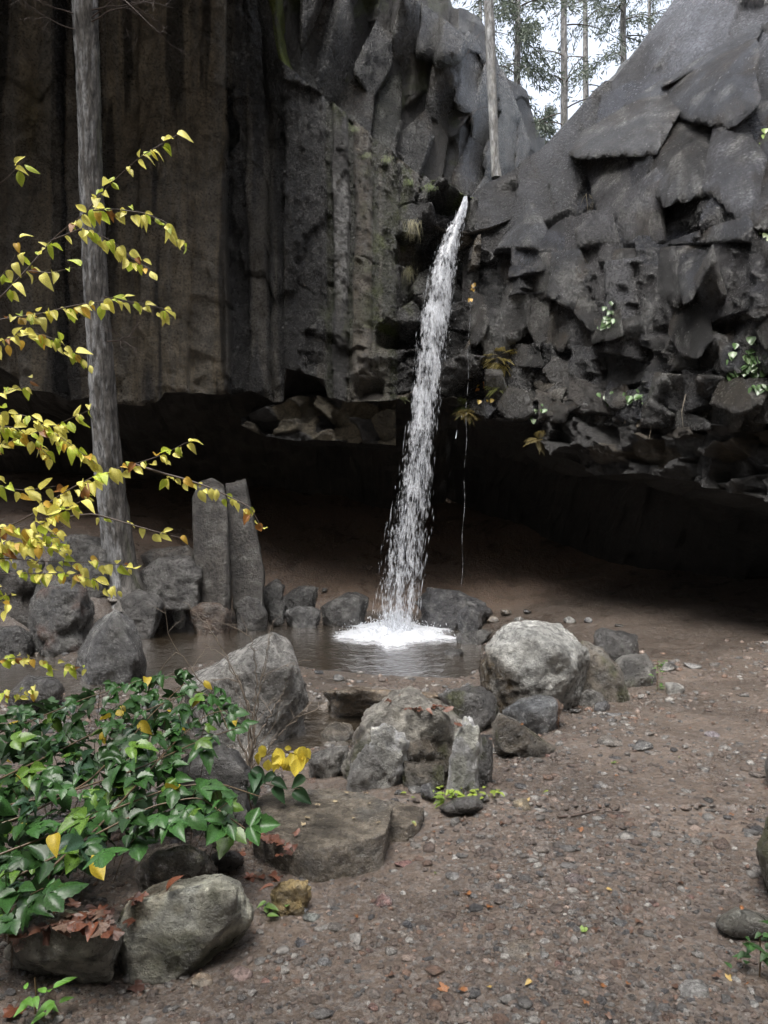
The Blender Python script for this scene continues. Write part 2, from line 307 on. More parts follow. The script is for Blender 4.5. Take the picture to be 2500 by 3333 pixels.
 dict(name='rock', label='large grey slab on the left bank behind the tree', outl=[(100,1215),(150,1150),(215,1160),(240,1200),(215,1245),(130,1260)], D=13.3, th=.8, c1=(.095,.09,.083)),
 dict(name='rock', label='dark block tucked against the left of the tree foot', outl=[(168,1225),(195,1175),(232,1182),(240,1235),(215,1270),(180,1262)], D=12.6, th=.5, c1=(.08,.076,.07), sub=4),
 dict(name='boulder', label='dark rooty boulder at the left edge behind the yellow leaves', outl=[(-60,1230),(0,1195),(60,1180),(95,1215),(80,1265),(30,1310),(-60,1310)], D=11.9, th=1.0, c1=(.085,.075,.065), disp=.09, chunk=.07),
 # front left
 dict(name='boulder', label='pale green-grey boulder in the front left with brown top', outl=[(248,2010),(275,1935),(330,1905),(400,1900),(480,1885),(530,1900),(552,1940),(546,1980),(500,2022),(440,2032),(380,2040),(335,2085),(295,2104),(255,2092),(240,2050)], D=2.78, th=.42, ridge=[(300,1960,-.14),(390,1960,-.2),(480,1945,-.18),(330,2060,-.2)], c1=(.38,.37,.30), c2=(.17,.12,.06), amt=.36, moss=.32, wet=.45, sub=6, disp=.04),
 dict(name='rock', label='brown rock under the bramble behind the front left boulder', outl=[(285,1860),(340,1830),(410,1820),(448,1845),(470,1880),(440,1910),(300,1910)], D=3.1, th=.35, c1=(.10,.085,.07), wet=.6, moss=.2),
 dict(name='rock', label='small dark stone under the bramble tip beside the flat slab', outl=[(440,1850),(480,1835),(525,1838),(530,1862),(480,1875),(445,1872)], D=3.3, th=.3, c1=DW, moss=.2, sub=4),
 dict(name='boulder', label='leaf-strewn greenish slab in the lower left corner', outl=[(10,2050),(60,1985),(140,1962),(220,1968),(262,2010),(245,2060),(120,2075),(35,2085)], D=2.62, th=.4, c1=(.27,.26,.22), moss=.3, wet=.6),
 dict(name='boulder', label='grey pitted boulder half hidden by the bramble', outl=[(378,1660),(415,1612),(475,1606),(530,1640),(552,1690),(545,1745),(500,1790),(430,1770),(385,1720)], D=3.95, th=.5, ridge=[(470,1630,-.25)], c1=(.17,.165,.16), wet=.5, disp=.06, chunk=.05),
 dict(name='rock', label='ochre knobbly stone right of the front left boulder', outl=[(585,1945),(592,1918),(625,1900),(660,1905),(672,1935),(655,1965),(610,1975)], th=.13, c1=(.27,.20,.09), c2=(.2,.17,.12), wet=.2, disp=.08, chunk=.08, sub=5),
 # right edge
 dict(name='boulder', label='grey rock cut off by the right picture edge, upper one', outl=[(1646,1650),(1665,1605),(1740,1590),(1790,1640),(1780,1700),(1660,1692)], th=.4, c1=(.17,.165,.15), sub=4),
 dict(name='boulder', label='moss-covered boulder at the right picture edge', outl=[(1634,1840),(1660,1770),(1730,1745),(1800,1780),(1810,1930),(1740,1960),(1655,1950)], th=.4, c1=(.09,.08,.05), moss=.85, sub=5),
 dict(name='rock', label='angular grey-green stone near the mossy right edge boulder', outl=[(1540,1985),(1590,1955),(1655,1975),(1700,2020),(1640,2035),(1555,2030)], th=.3, c1=(.16,.155,.13), sub=4, wet=.6),
]
# ------------------------------------------------------------------ terrain
def uv(u, v, z): D = (EYE-z)*F/(v-CY); return ((u-CX)/F*D, D, z)
def ud(u, D, z): return ((u-CX)/F*D, D, z)
CT = [uv(*t) for t in [
 (768, 1024, .55), (560, 1024, .55), (384, 1024, .55), (200, 1024, .56), (40, 1024, .58), (600, 900, .55), (420, 900, .53), (768, 860, .56), (700, 800, .52), (768, 720, .47),
 (600, 800, .5), (520, 800, .48), (430, 800, .46), (505, 750, .42), (600, 720, .40), (680, 690, .38), (768, 668, .40), (640, 672, .33), (560, 662, .18), (520, 690, .3),
 (250, 960, .55), (250, 890, .5), (330, 875, .48), (300, 820, .36), (230, 800, .3), (120, 860, .42), (20, 900, .5),
 (384, 634, -.3), (330, 640, -.3), (450, 640, -.22), (384, 660, -.25), (250, 642, -.25), (200, 652, -.22), (150, 668, -.22), (60, 681, -.16), (20, 690, -.15), (110, 690, -.2),
 (300, 742, -.18), (330, 748, -.14), (280, 762, -.12), (240, 722, -.18), (180, 720, -.15), (470, 625, -.12), (300, 690, -.03),
 (345, 688, .05), (390, 692, .06), (445, 700, .10), (300, 628, -.12), (240, 622, -.1)]]
CT += [ud(*t) for t in [(120, 12.9, .8), (70, 12.6, .65), (0, 12.3, .6), (-100, 10, .8), (-120, 7, .5), (160, 13.2, .6), (225, 13.7, .45), (200, 15, 1.25), (200, 17.5, 2.2), (300, 14.6, .3), (384, 15.2, .15), (300, 16.5, 1.0),
 (384, 17, .9), (384, 19, 2.0), (60, 14, 1.8), (0, 17, 2.8), (480, 14.6, .2), (550, 13.5, .25), (560, 16, 1.0), (650, 12, .42), (768, 10.5, .5), (768, 14, 1.2), (900, 9, .7), (600, 18, 2.0), (150, 19.5, 3.2), (384, 22, 3.6), (700, 19, 3)]]
CT += [(-3, 1, .65), (3, 1, .62), (0, -1, .6), (0, -5, .7), (-5, 3, .8), (6, 3, .8), (-6, 5.5, .6), (7, 6, .75), (-9, 8, 1), (9, 9, 1), (-12, 14, 2.5), (13, 14, 2), (-10, -4, 1.2), (10, -4, 1.2)]
def _rock_feet():
    for r_ in ROCK_LIST:
        if 'D' not in r_: continue
        o_ = np.array(r_['outl'], float)*K; ib = o_[:, 1].argmax(); Dm = r_['D']; th_ = r_.get('th') or .5
        p = P(o_[ib, 0], o_[ib, 1]-1.5, Dm-.25*th_)
        z_ = max(float(p[2]), -.12)
        CT.append((float(p[0]), float(p[1]), z_))
        c_ = o_.mean(0); p = P(c_[0], o_[ib, 1], Dm); CT.append((float(p[0]), Dm, max(float(p[2]), -.1)))
_rock_feet()
CT = np.array(CT)
def _rbf():
    X = CT[:, :2]; d = np.sqrt(((X[:, None]-X[None])**2).sum(-1)+.02)
    n = len(X); A = np.zeros((n+3, n+3)); A[:n, :n] = -d+np.eye(n)*.35; A[:n, n] = 1; A[:n, n+1:] = X; A[n, :n] = 1; A[n+1:, :n] = X.T
    return np.linalg.solve(A, np.concatenate([CT[:, 2], np.zeros(3)]))
_W = _rbf()
def zbase(x, y):
    x = np.asarray(x, float); y = np.asarray(y, float); r = _W[len(CT)]+_W[len(CT)+1]*x+_W[len(CT)+2]*y
    for k in range(len(CT)): r = r-_W[k]*np.sqrt((x-CT[k, 0])**2+(y-CT[k, 1])**2+.02)
    return r
POOLS_D = [[(285, 1372), (380, 1347), (500, 1340), (640, 1338), (760, 1326), (900, 1340), (1000, 1352), (1062, 1372), (1042, 1400), (1032, 1440), (1000, 1478), (850, 1464), (700, 1450), (660, 1440), (590, 1425), (480, 1430), (380, 1450), (320, 1468), (200, 1496), (60, 1500), (-160, 1510), (-160, 1425), (100, 1412), (165, 1452), (260, 1440), (290, 1400)],
 [(560, 1562), (650, 1515), (720, 1520), (785, 1540), (780, 1585), (745, 1612), (640, 1625), (540, 1640), (420, 1640), (420, 1560)]]
POOLS = []
for w_ in POOLS_D:
    w_ = np.array(w_, float)*K; D_ = EYE*F/(w_[:, 1]-CY); POOLS.append(np.stack([(w_[:, 0]-CX)/F*D_, D_], -1))
def poly_sd(x, y, poly):
    d = np.full(x.shape, 1e9); ins = np.zeros(x.shape, bool)
    for k in range(len(poly)):
        a_, b = poly[k-1], poly[k]; e_ = b-a_; t = np.clip(((x-a_[0])*e_[0]+(y-a_[1])*e_[1])/(e_@e_), 0, 1)
        d = np.minimum(d, np.hypot(x-a_[0]-t*e_[0], y-a_[1]-t*e_[1]))
        c = ((a_[1] > y) != (b[1] > y)); ins ^= c & (x < (b[0]-a_[0])*(y-a_[1])/(b[1]-a_[1]+1e-12)+a_[0])
    return np.where(ins, -d, d)
def zt(x, y):
    x = np.asarray(x, float); y = np.asarray(y, float)
    p = np.stack([x, y, x*0], -1)
    z = zbase(x, y)+.05*fbm(p*1.1, 4, 3)+.012*fbm(p*9, 3, 5)+.006*fbm(p*28, 2, 6)
    q = p+.12*np.stack([fbm(p*1.7, 3, 13), fbm(p*1.7, 3, 14), x*0], -1)
    d = np.minimum.reduce([poly_sd(q[..., 0], q[..., 1], w_) for w_ in POOLS])      # < 0 in the water
    out = np.maximum(z, .03)*sstep(d, 0, .3)+.03*sstep(d, 0, .12)
    return np.where(d > 0, np.where(y > 4, out, z), -.03-.30*sstep(-d, 0, 1.2)+.03*fbm(p*3, 3, 15))
def zq(x, y):
    x = np.clip(np.asarray(x, float), -12, 12); y = np.clip(np.asarray(y, float), -2, 23.5); i = np.clip(np.searchsorted(ys, y)-1, 0, len(ys)-2); j = np.clip(np.searchsorted(xs, x)-1, 0, len(xs)-2)
    a_ = (y-ys[i])/(ys[i+1]-ys[i]); b = (x-xs[j])/(xs[j+1]-xs[j])
    return GZ[i, j]*(1-a_)*(1-b)+GZ[i+1, j]*a_*(1-b)+GZ[i, j+1]*(1-a_)*b+GZ[i+1, j+1]*a_*b
def hit(u, v):
    """ground point seen at a picture pixel"""
    u = np.atleast_1d(np.asarray(u, float)); v = np.atleast_1d(np.asarray(v, float))
    Ds = np.concatenate([np.linspace(1.2, 8, 120), np.linspace(8.1, 22, 120)]); res = np.full(u.shape, np.nan)
    for D in Ds:
        p = P(u, v, D); m = np.isnan(res) & (p[..., 2] <= zq(p[..., 0], p[..., 1])); res[m] = D
    res = np.where(np.isnan(res), 20, res); hi = res; lo = res-.13
    for _ in range(7):
        mid = (lo+hi)/2; p = P(u, v, mid); b = p[..., 2] <= zq(p[..., 0], p[..., 1]); hi = np.where(b, mid, hi); lo = np.where(b, lo, mid)
    return hi
xs = np.concatenate([np.linspace(-60, -13, 20)[:-1], np.linspace(-13, -4, 70)[:-1], np.linspace(-4, 5, 330)[:-1], np.linspace(5, 13, 60)[:-1], np.linspace(13, 60, 20)])
ys = np.concatenate([np.linspace(-60, -2, 30)[:-1], np.linspace(-2, 1.8, 20)[:-1], 1.8*np.exp(np.linspace(0, math.log(24/1.8), 420))])
GX, GY = np.meshgrid(xs, ys)
GZ = zt(np.clip(GX, -13, 13), np.clip(GY, -5, 24))
back = np.clip(-4-GY, 0, None); GZ = GZ+np.minimum(back*2.2, 38)+np.minimum(np.clip(np.abs(GX)-8, 0, None)*2.2, 34)*sstep(-GY, -10, -6)  # unseen bank behind and beside the camera, heightened to block low sky light
p3 = np.stack([GX, GY, GZ], -1)
soil = fbm(p3*.8, 4, 31)[..., None]; cave = sstep(GY+1.2*fbm(p3*.5, 3, 32), 6.8, 11)[..., None]; far = sstep(-GY, 3, 7)[..., None]  # soil colour darkened towards the cave to deepen its shade
tint = np.array([.105, .079, .060])*(1+.25*soil)*(1-cave)+(np.array([.058, .041, .029])+np.array([.075, .047, .03])*sstep(GY, 13.6, 15.5)[..., None])*cave  # deep cave soil painted paler to offset the dim light
bed = sstep(-GZ, -.13, .0)[..., None]; tint = tint*(1-bed)+np.array([.036, .027, .018])*bed
tint = tint*(1-far)+np.array([.03, .035, .02])*far
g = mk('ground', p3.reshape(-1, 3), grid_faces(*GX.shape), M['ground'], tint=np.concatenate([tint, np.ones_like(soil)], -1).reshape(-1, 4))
tag(g, kind='structure', label='brown wet gravel path, creek bed and cave floor')

# ------------------------------------------------------------------ cliffs
SURF_UV = []; SURF_P = []
def project(p): return CX+F*p[..., 0]/p[..., 1], CY-F*(p[..., 2]-EYE)/p[..., 1]
def relief(U, V, D, h, smooth_n=True):
    hp = np.pad(h, 1, 'edge'); h = (hp[:-2, 1:-1]+hp[2:, 1:-1]+hp[1:-1, :-2]+hp[1:-1, 2:]+2*hp[1:-1, 1:-1])/6
    pos = P(U, V, D); du = np.gradient(pos, axis=1); dv = np.gradient(pos, axis=0)
    n = np.cross(du, dv); n /= np.linalg.norm(n, axis=-1, keepdims=True)
    n *= np.where((n[..., 1] > 0), -1, 1)[..., None]
    return pos+n*h[..., None]
def split_surface(parent, pos, ids, tint, mat, piece, minf=60):
    nr, nc = pos.shape[:2]; Fc = grid_faces(nr, nc); fid = ids[:-1, :-1].ravel()
    V = pos.reshape(-1, 3); T = tint.reshape(-1, 4)
    u_, inv, cnt = np.unique(fid, return_inverse=True, return_counts=True)
    rest = []
    for k in range(len(u_)):
        fs = Fc[inv == k]
        if cnt[k] < minf or u_[k] < 0: rest.append(fs); continue
        vi, fi = np.unique(fs, return_inverse=True)
        mk(piece, V[vi], fi.reshape(-1, 4), mat, parent, tint=T[vi])
    if rest:
        fs = np.concatenate(rest); vi, fi = np.unique(fs, return_inverse=True)
        o = mk('rock_face', V[vi], fi.reshape(-1, 4), mat, parent, tint=T[vi])
    uu, vv = project(pos); s = (slice(None, None, 3), slice(None, None, 3))
    SURF_UV.append(np.stack([uu[s].ravel(), vv[s].ravel()], -1)); SURF_P.append(pos[s].reshape(-1, 3))
def surf(u, v):
    A = np.concatenate(SURF_UV); B = np.concatenate(SURF_P)
    d = (A[:, 0]-u)**2+(A[:, 1]-v)**2; c = np.where(d < 30)[0]
    if len(c) == 0: c = [int(d.argmin())]
    return B[min(c, key=lambda i: B[i, 1])]
def rim_rows(row, steps, seed, amp=.12):
    """rows that carry on from a displaced edge row: (back, up) in metres"""
    R = [row]; st_ = np.array([(0, 0)]+list(steps), float); kk_ = np.linspace(0, len(steps), len(steps)*4+1)[1:]
    steps = [(np.interp(q_, range(len(st_)), st_[:, 0]), np.interp(q_, range(len(st_)), st_[:, 1])) for q_ in kk_]
    for k, (b, up) in enumerate(steps):
        q = row.copy(); t = (k+1)/len(steps)
        q[:, 1] += b; q[:, 2] += up
        sm = q.copy(); kk = 1+int(t*24); ker = np.ones(2*kk+1)/(2*kk+1)
        for c in range(3): sm[:, c] = np.convolve(np.pad(q[:, c], kk, 'edge'), ker, 'valid')
        q = sm; nz = (fbm(q*1.3, 5, seed, .6)+.5*np.round(2.2*fbm(q*.9, 2, seed+5)))[:, None]; q = q+nz*np.array([0, .6, 1.])*amp*min(1, 2.5*t)
        R.append(q)
    return np.array(R)
def below_line(U, V, line, amt, fall):
    """rock under an overhanging crack is set back: polyline in pixels"""
    L = np.array(line, float); y = np.interp(U, L[:, 0], L[:, 1]); ins = (U > L[0, 0]) & (U < L[-1, 0])
    d = V-y; t = np.clip(np.minimum(U-L[0, 0], L[-1, 0]-U)/12, 0, 1)
    return -amt*np.where(ins & (d > -3), np.exp(-np.clip(d, 0, 999)/fall)*sstep(d, -3, 3), 0)*t

LEFT_LIP = [(-220, 350), (-60, 352), (0, 367), (18, 379), (23, 390), (50, 392), (70, 400), (90, 398), (115, 403), (143, 406), (160, 402), (165, 393), (227, 393), (247, 389), (266, 396), (270, 400), (282, 400), (284, 368), (300, 372), (324, 379), (327, 396), (345, 402), (380, 405), (400, 402), (420, 398), (475, 402)]
LEDGE = [(285, 66), (300, 80), (313, 90), (350, 118), (400, 158), (440, 184), (465, 198), (480, 200)]
DPL = [(-220, 12.8), (0, 13.6), (110, 14.0), (228, 14.2), (330, 14.2), (400, 14.1), (478, 14.2)]
COLS = [(-220, -110, .2, BRN, .4), (-110, -22, -.2, BRL, .4), (-22, 14, .3, BRN, .4), (14, 52, .0, BRL, .4), (52, 66, -.7, DKG, .6), (66, 105, .2, BRN, .5),
 (105, 139, .2, BRL, .4), (139, 190, .6, BRL, .4), (190, 228, .28, BRL, .3), (228, 247, -.3, DKG, .5), (247, 267, -.24, DKG, .5), (267, 270, -.6, BLK, .5), (270, 283, -.28, DKG, .5),
 (283, 326, .1, DKG, .6), (326, 333, -.15, MOS, .5), (333, 349, .15, GRY, .3), (349, 354, -.1, MOS, .5), (354, 372, .12, BRN, .4), (372, 396, .0, MOS, .5), (396, 480, -.1, DKG, .6)]
def cliff_left():
    us = np.arange(-220, 478.1, 1.35); ts = np.linspace(0, 1, 400)
    lip = interp(us, LEFT_LIP); top = np.where(us < 285, -170., interp(us, LEDGE)); top = np.where((us > 262) & (us < 285), -170+(66+170)*sstep(us, 262, 285), top)
    U = np.tile(us, (len(ts), 1)); V = top+(lip-top)*ts[:, None]
    q3 = np.stack([U/40, V/40, U*0], -1)
    Uw = U+4*fbm(np.stack([U/60, V/120, U*0+3], -1), 3, 9)+1.5*fbm(np.stack([U/9, V/30, U*0], -1), 2, 19)
    edges = np.array([c[0] for c in COLS]+[480]); ci = np.clip(np.searchsorted(edges, Uw, 'right')-1, 0, len(COLS)-1)
    off = np.array([c[2] for c in COLS])[ci]; base = np.array([c[3] for c in COLS])[ci]; wet = np.array([c[4] for c in COLS])[ci]
    e0 = edges[ci]; e1 = edges[ci+1]; dm = np.minimum(Uw-e0, e1-Uw); wd = e1-e0
    gm = .15+.85*sstep(fbm(np.stack([U/25, V/60, U*0], -1), 3, 29), -.1, .35); groove = -.10*gm*np.exp(-(dm/1.5)**2)-.05*np.exp(-(dm/7)**2)*(wd > 12)*gm; off = off*np.where(U < 225, .16, .62); groove = groove*np.where(U < 225, .5, .9)
    rr = np.random.RandomState(5); seg = np.zeros(U.shape, int); segoff = np.zeros(U.shape)
    for k in range(len(COLS)):
        m = ci == k; cuts = np.sort(rr.uniform(-160, 380, 4)); vv = V+4*fbm(np.stack([U/7, V/60, U*0], -1), 2, 33)+(U-e0)*rr.uniform(-.4, .4)
        s_ = np.searchsorted(cuts, vv[m]); seg[m] = s_; segoff[m] = rr.uniform(-.06, .06, 5)[s_]
        segoff[m] += sum(-.07*np.exp(-((vv[m]-c)/1.4)**2) for c in cuts)*gm[m]*.7
    ids = ci*10+seg
    h = off+groove+segoff
    # stacked blocks beside the fall
    wx, wy = U/26+.3*fbm(q3*1.5, 2, 41), V/30+.3*fbm(q3*1.5, 2, 42)
    wi, f1, f2, cx, cy = worley2(wx, wy, 77)
    bz = sstep(Uw, 392, 400)+0*U
    hb = (rnd(wi, 3)-.5)*.55+((rnd(wi, 4)-.5)*(wx-cx)+(rnd(wi, 5)-.2)*(cy-wy))*.35-.16*np.exp(-((f2-f1)/.06)**2)
    h = h*(1-bz)+bz*(hb+.05); ids = np.where(bz > .5, 5000+wi % 100000, ids)
    tb = np.array([GRY, BRN, DKG, GRY])[(rnd(wi, 8)*3.99).astype(int)]*(.7+.5*rnd(wi, 9))[..., None]
    base = np.where(bz[..., None] > .5, tb, base)
    # dark cavities: behind the spout, under the block stack
    for (a0, b0, su, sv, amt) in [(448, 215, 17, 16, .9), (405, 338, 24, 10, .8), (372, 392, 12, 9, .5), (426, 250, 8, 26, .4)]:
        h -= amt*np.exp(-(((U-a0)/su)**4+((V-b0)/sv)**4))
    # pale tongue of rock under the spout
    tg = np.exp(-(((U-441)/20)**4+((V-217-(441-U)*.25)/9)**4)); h += .55*tg
    # rough lower mass between the columns and the fall
    low = sstep(V, 335, 365)*sstep(U, 345, 362); h += low*(.25+.45*fbm(np.stack([U/22, V/22, U*0], -1), 4, 51))
    tz = sstep(V, 355, 385)*sstep(U, 325, 345)
    nz = fbm(q3*1.2, 5, 61)
    pw, p1, p2, pcx, pcy = worley2((U+.12*V)/52+.25*nz, V/85+.25*nz, 95); h += ((rnd(pw, 3)-.5)*.16+(rnd(pw, 4)-.5)*((U+.12*V)/52-pcx)*.3-.05*np.exp(-((p2-p1)/.025)**2)*sstep(nz, -.1, .2))*(U < 400)
    h += .10*nz+.065*fbm(np.stack([U/12, V/14, U*0], -1), 4, 62)+.035*fbm(np.stack([U/4, V/5, U*0], -1), 3, 63)
    # chips broken off the lower edge
    ci2, g1, g2, _, _ = worley2(U/20+.2*nz, V/13, 91); chip = sstep(V-interp(U, LEFT_LIP), -34, 0)*(rnd(ci2, 2) > .55)
    h -= chip*.16*rnd(ci2, 3)
    D = interp(U, DPL)-3.3*np.clip((125-V)/290, 0, 1.2)**1.25*sstep(-U, -330, -240)
    # colour: streaks, lichen, moss (the rock's own)
    st = fbm(np.stack([U/5, V/140, U*0], -1), 4, 71); st2 = fbm(np.stack([U/16, V/220, U*0+4], -1), 3, 72)
    bk = sstep(st2+.5*st, .0, .28)*.85*np.where(Uw < 228, 1, .6); pt = sstep(-(st2*.7+st*.6), .12, .4)*.6*(Uw < 400); T = base*(1+.4*st+.3*st2)[..., None]*(1-bk)[..., None]; T = T*(1-pt[..., None])+np.array([.30, .275, .23])*pt[..., None]
    sp = fbm(np.stack([U/3, V/4, U*0], -1), 3, 73)
    li = sstep(sp+.5*fbm(q3*1.5, 3, 74), .25, .55)*np.where((Uw > 228) & (Uw < 420), .55, .2); T = T*(1-li[..., None])+np.array([.26, .26, .25])*li[..., None]
    pc = ((Uw > 334) & (Uw < 348))*sstep(V, 170, 185)*sstep(-V, -318, -290); pl = pc*sstep(sp, -.3, .05); T = T*(1-pl[..., None])+np.array([.46, .46, .45])*pl[..., None]
    ye = np.exp(-((U-32)/11)**2-((V-115)/42)**2)*.75; T = T*(1-ye[..., None])+np.array(YEL)*ye[..., None]
    ms = sstep(fbm(np.stack([U/14, V/22, U*0], -1), 4, 75), .0, .35)*np.clip(np.exp(-((U-385)/22)**2)*(V > 165)*(V < 330)+np.exp(-((U-335)/13)**2-((V-350)/50)**2)+np.exp(-((V-interp(U, LEDGE))/16)**2)*(U > 330), 0, 1)
    T = T*(1-ms[..., None])+np.array([.10, .125, .022])*ms[..., None]
    tgc = np.clip(tg, 0, 1)[..., None]*.8; T = T*(1-tgc)+np.array([.2, .2, .22])*tgc
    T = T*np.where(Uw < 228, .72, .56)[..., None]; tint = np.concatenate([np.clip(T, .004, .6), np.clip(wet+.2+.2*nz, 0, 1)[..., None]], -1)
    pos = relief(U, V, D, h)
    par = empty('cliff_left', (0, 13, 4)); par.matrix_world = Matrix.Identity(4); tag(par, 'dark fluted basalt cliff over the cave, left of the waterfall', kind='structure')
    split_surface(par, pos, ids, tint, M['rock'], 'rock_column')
    # underside of the overhang and cave back
    C = rim_rows(pos[-1], [(.06, .02), (.2, .08), (.5, .14), (1, .15), (2, 0), (3.2, -.3), (4.4, -.8), (5.4, -1.5), (6.2, -2.6), (6.6, -5)], 101, .25)
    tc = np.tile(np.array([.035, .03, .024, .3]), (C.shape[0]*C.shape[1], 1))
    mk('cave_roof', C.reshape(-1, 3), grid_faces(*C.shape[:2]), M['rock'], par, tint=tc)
    # ledge / rim going back from the top edge
    C = rim_rows(pos[0], [(.1, .03), (.3, .06), (.7, .1), (1.3, .25), (2.2, .5), (4, 1.2)], 102, .12)
    mt = fbm(C*2.5, 3, 103)[..., None]; tc = np.where(mt > -.25, np.array([.10, .13, .02]), np.array([.07, .065, .055])); tc = np.concatenate([tc, np.full(mt.shape, .5)], -1)
    mk('ledge_top', C.reshape(-1, 3), grid_faces(*C.shape[:2]), M['rock'], par, tint=tc.reshape(-1, 4))
    return pos
LEFT = cliff_left()

UP_TOP = [(262, -170), (440, -170), (449, -40), (453, 0), (470, 6), (484, 16), (495, 32), (501, 48), (506, 74), (520, 82), (531, 90), (536, 108), (540, 132)]
UP_BOT = [(262, 85), (285, 105), (313, 125), (350, 153), (400, 192), (440, 212), (465, 216), (480, 206), (500, 194), (540, 172)]
def cliff_upper():
    us = np.arange(262, 540.1, 1.2); ts = np.linspace(0, 1, 260)
    top = interp(us, UP_TOP); bot = interp(us, UP_BOT); U = np.tile(us, (len(ts), 1)); V = top+(bot-top)*ts[:, None]
    D = interp(U, [(262, 14.3), (300, 14.5), (350, 14.8), (400, 15.2), (465, 16.0), (500, 17.5), (540, 20)])-1.6*np.clip((110-V)/270, 0, 1.2)**1.2*sstep(-U, -470, -330)
    q3 = np.stack([U/30, V/30, U*0], -1); sk = .35*(V-100)
    wx = (U+.1*V)/22+.15*fbm(q3*1.3, 3, 201); wy = (V-.45*U)/75+.15*fbm(q3*1.3, 3, 202)
    wi, f1, f2, cx, cy = worley2(wx, wy, 203)
    h = (rnd(wi, 3)-.5)*.3+((rnd(wi, 4)-.5)*(wx-cx)*.4+(rnd(wi, 5)-.5)*(cy-wy)*.2)-.05*np.exp(-((f2-f1)/.04)**2)+.07*fbm(q3, 4, 204)+.035*fbm(q3*4, 3, 205)
    h *= sstep(-U, -545, -500)*.8+.2; h = h*.6-.12*sstep(U, 300, 330)
    T = np.array([GRY, WB, DKG, GRY])[(rnd(wi, 8)*3.99).astype(int)]*(.42+.35*rnd(wi, 9))[..., None]*(1+.5*fbm(np.stack([U/6, V/60, U*0], -1), 3, 206))[..., None]
    pa = np.clip(np.exp(-(((U-480)/22)**2+((V-35-(U-480)*.8)/30)**2))+np.exp(-(((U-508)/9)**2+((V-105)/9)**2)), 0, 1)*sstep(fbm(q3*2.5, 4, 207), -.3, .2); T = T*(1-pa[..., None])+np.array([.42, .42, .41])*pa[..., None]
    ms = sstep(fbm(q3*1.5, 4, 208)+.35*sstep(-V, -60, 30)-.15*sstep(U, 400, 470), .12, .4); T = T*.6; T = T*(1-ms[..., None]*.85)+np.array([.04, .05, .014])*ms[..., None]*.85
    pos = relief(U, V, D, h)
    par = empty('cliff_upper', (0, 0, 0)); globals().update(UPAR=par); tag(par, 'set-back upper rock wall above the mossy diagonal ledge', kind='structure')
    split_surface(par, pos, wi % 100000, np.concatenate([np.clip(T, .004, .6), np.full(U.shape+(1,), .4)], -1), M['rock'], 'rock_slab')
    C = rim_rows(pos[0], [(.1, .02), (.4, .1), (1, .3), (2.5, .6), (6, 1.0)], 209, .2)
    mk('rim_top', C.reshape(-1, 3), grid_faces(*C.shape[:2]), M['rock'], par, tint=np.array([.06, .06, .03, .3]))
    side = pos[:, -1]; C = np.array([side, side+np.array([.4, .6, 0]), side+np.array([.3, 3, 0]), side+np.array([0, 8, 0])])
    mk('rock_side', C.reshape(-1, 3), grid_faces(*C.shape[:2]), M['rock'], par, tint=np.array([.09, .09, .085, .3]))
    return pos
UPPER = cliff_upper()

R_TOP = [(462, 204), (480, 188), (497, 176), (520, 162), (540, 150), (560, 128), (586, 96), (610, 74), (640, 40), (672, 0), (720, -60), (768, -110), (980, -220), (1500, -300)]
R_LIP = [(462, 410), (500, 420), (528, 424), (558, 426), (571, 415), (608, 422), (631, 420), (666, 419), (703, 424), (768, 424), (980, 440), (1500, 520)]
# hand-placed pieces: u0,u1,v0,v1, proud, colour, wet
R_PCS = [(613, 641, 262, 362, .30, (.15, .145, .14), .55), (563, 611, 214, 352, .16, (.10, .092, .085), .7), (516, 561, 224, 284, .22, BLU, .9), (520, 556, 300, 344, -.25, DKG, .6), (640, 692, 262, 330, .05, (.085, .078, .07), .7),
 (692, 768, 235, 330, .22, (.07, .068, .07), .8), (472, 514, 190, 262, .05, GRY, .7), (470, 512, 262, 330, -.15, DKG, .7), (540, 572, 392, 424, .35, BRN, .4), (574, 622, 372, 418, .32, (.13, .11, .085), .4), (516, 542, 405, 424, .1, BLU, .6), (690, 712, 368, 416, .3, GRY, .6), (655, 690, 375, 420, .15, GRY, .6), (572, 606, 345, 374, .3, GRY, .6), (606, 646, 352, 392, .05, BLK, .3), (618, 660, 392, 420, .2, (.1, .1, .105), .6)]
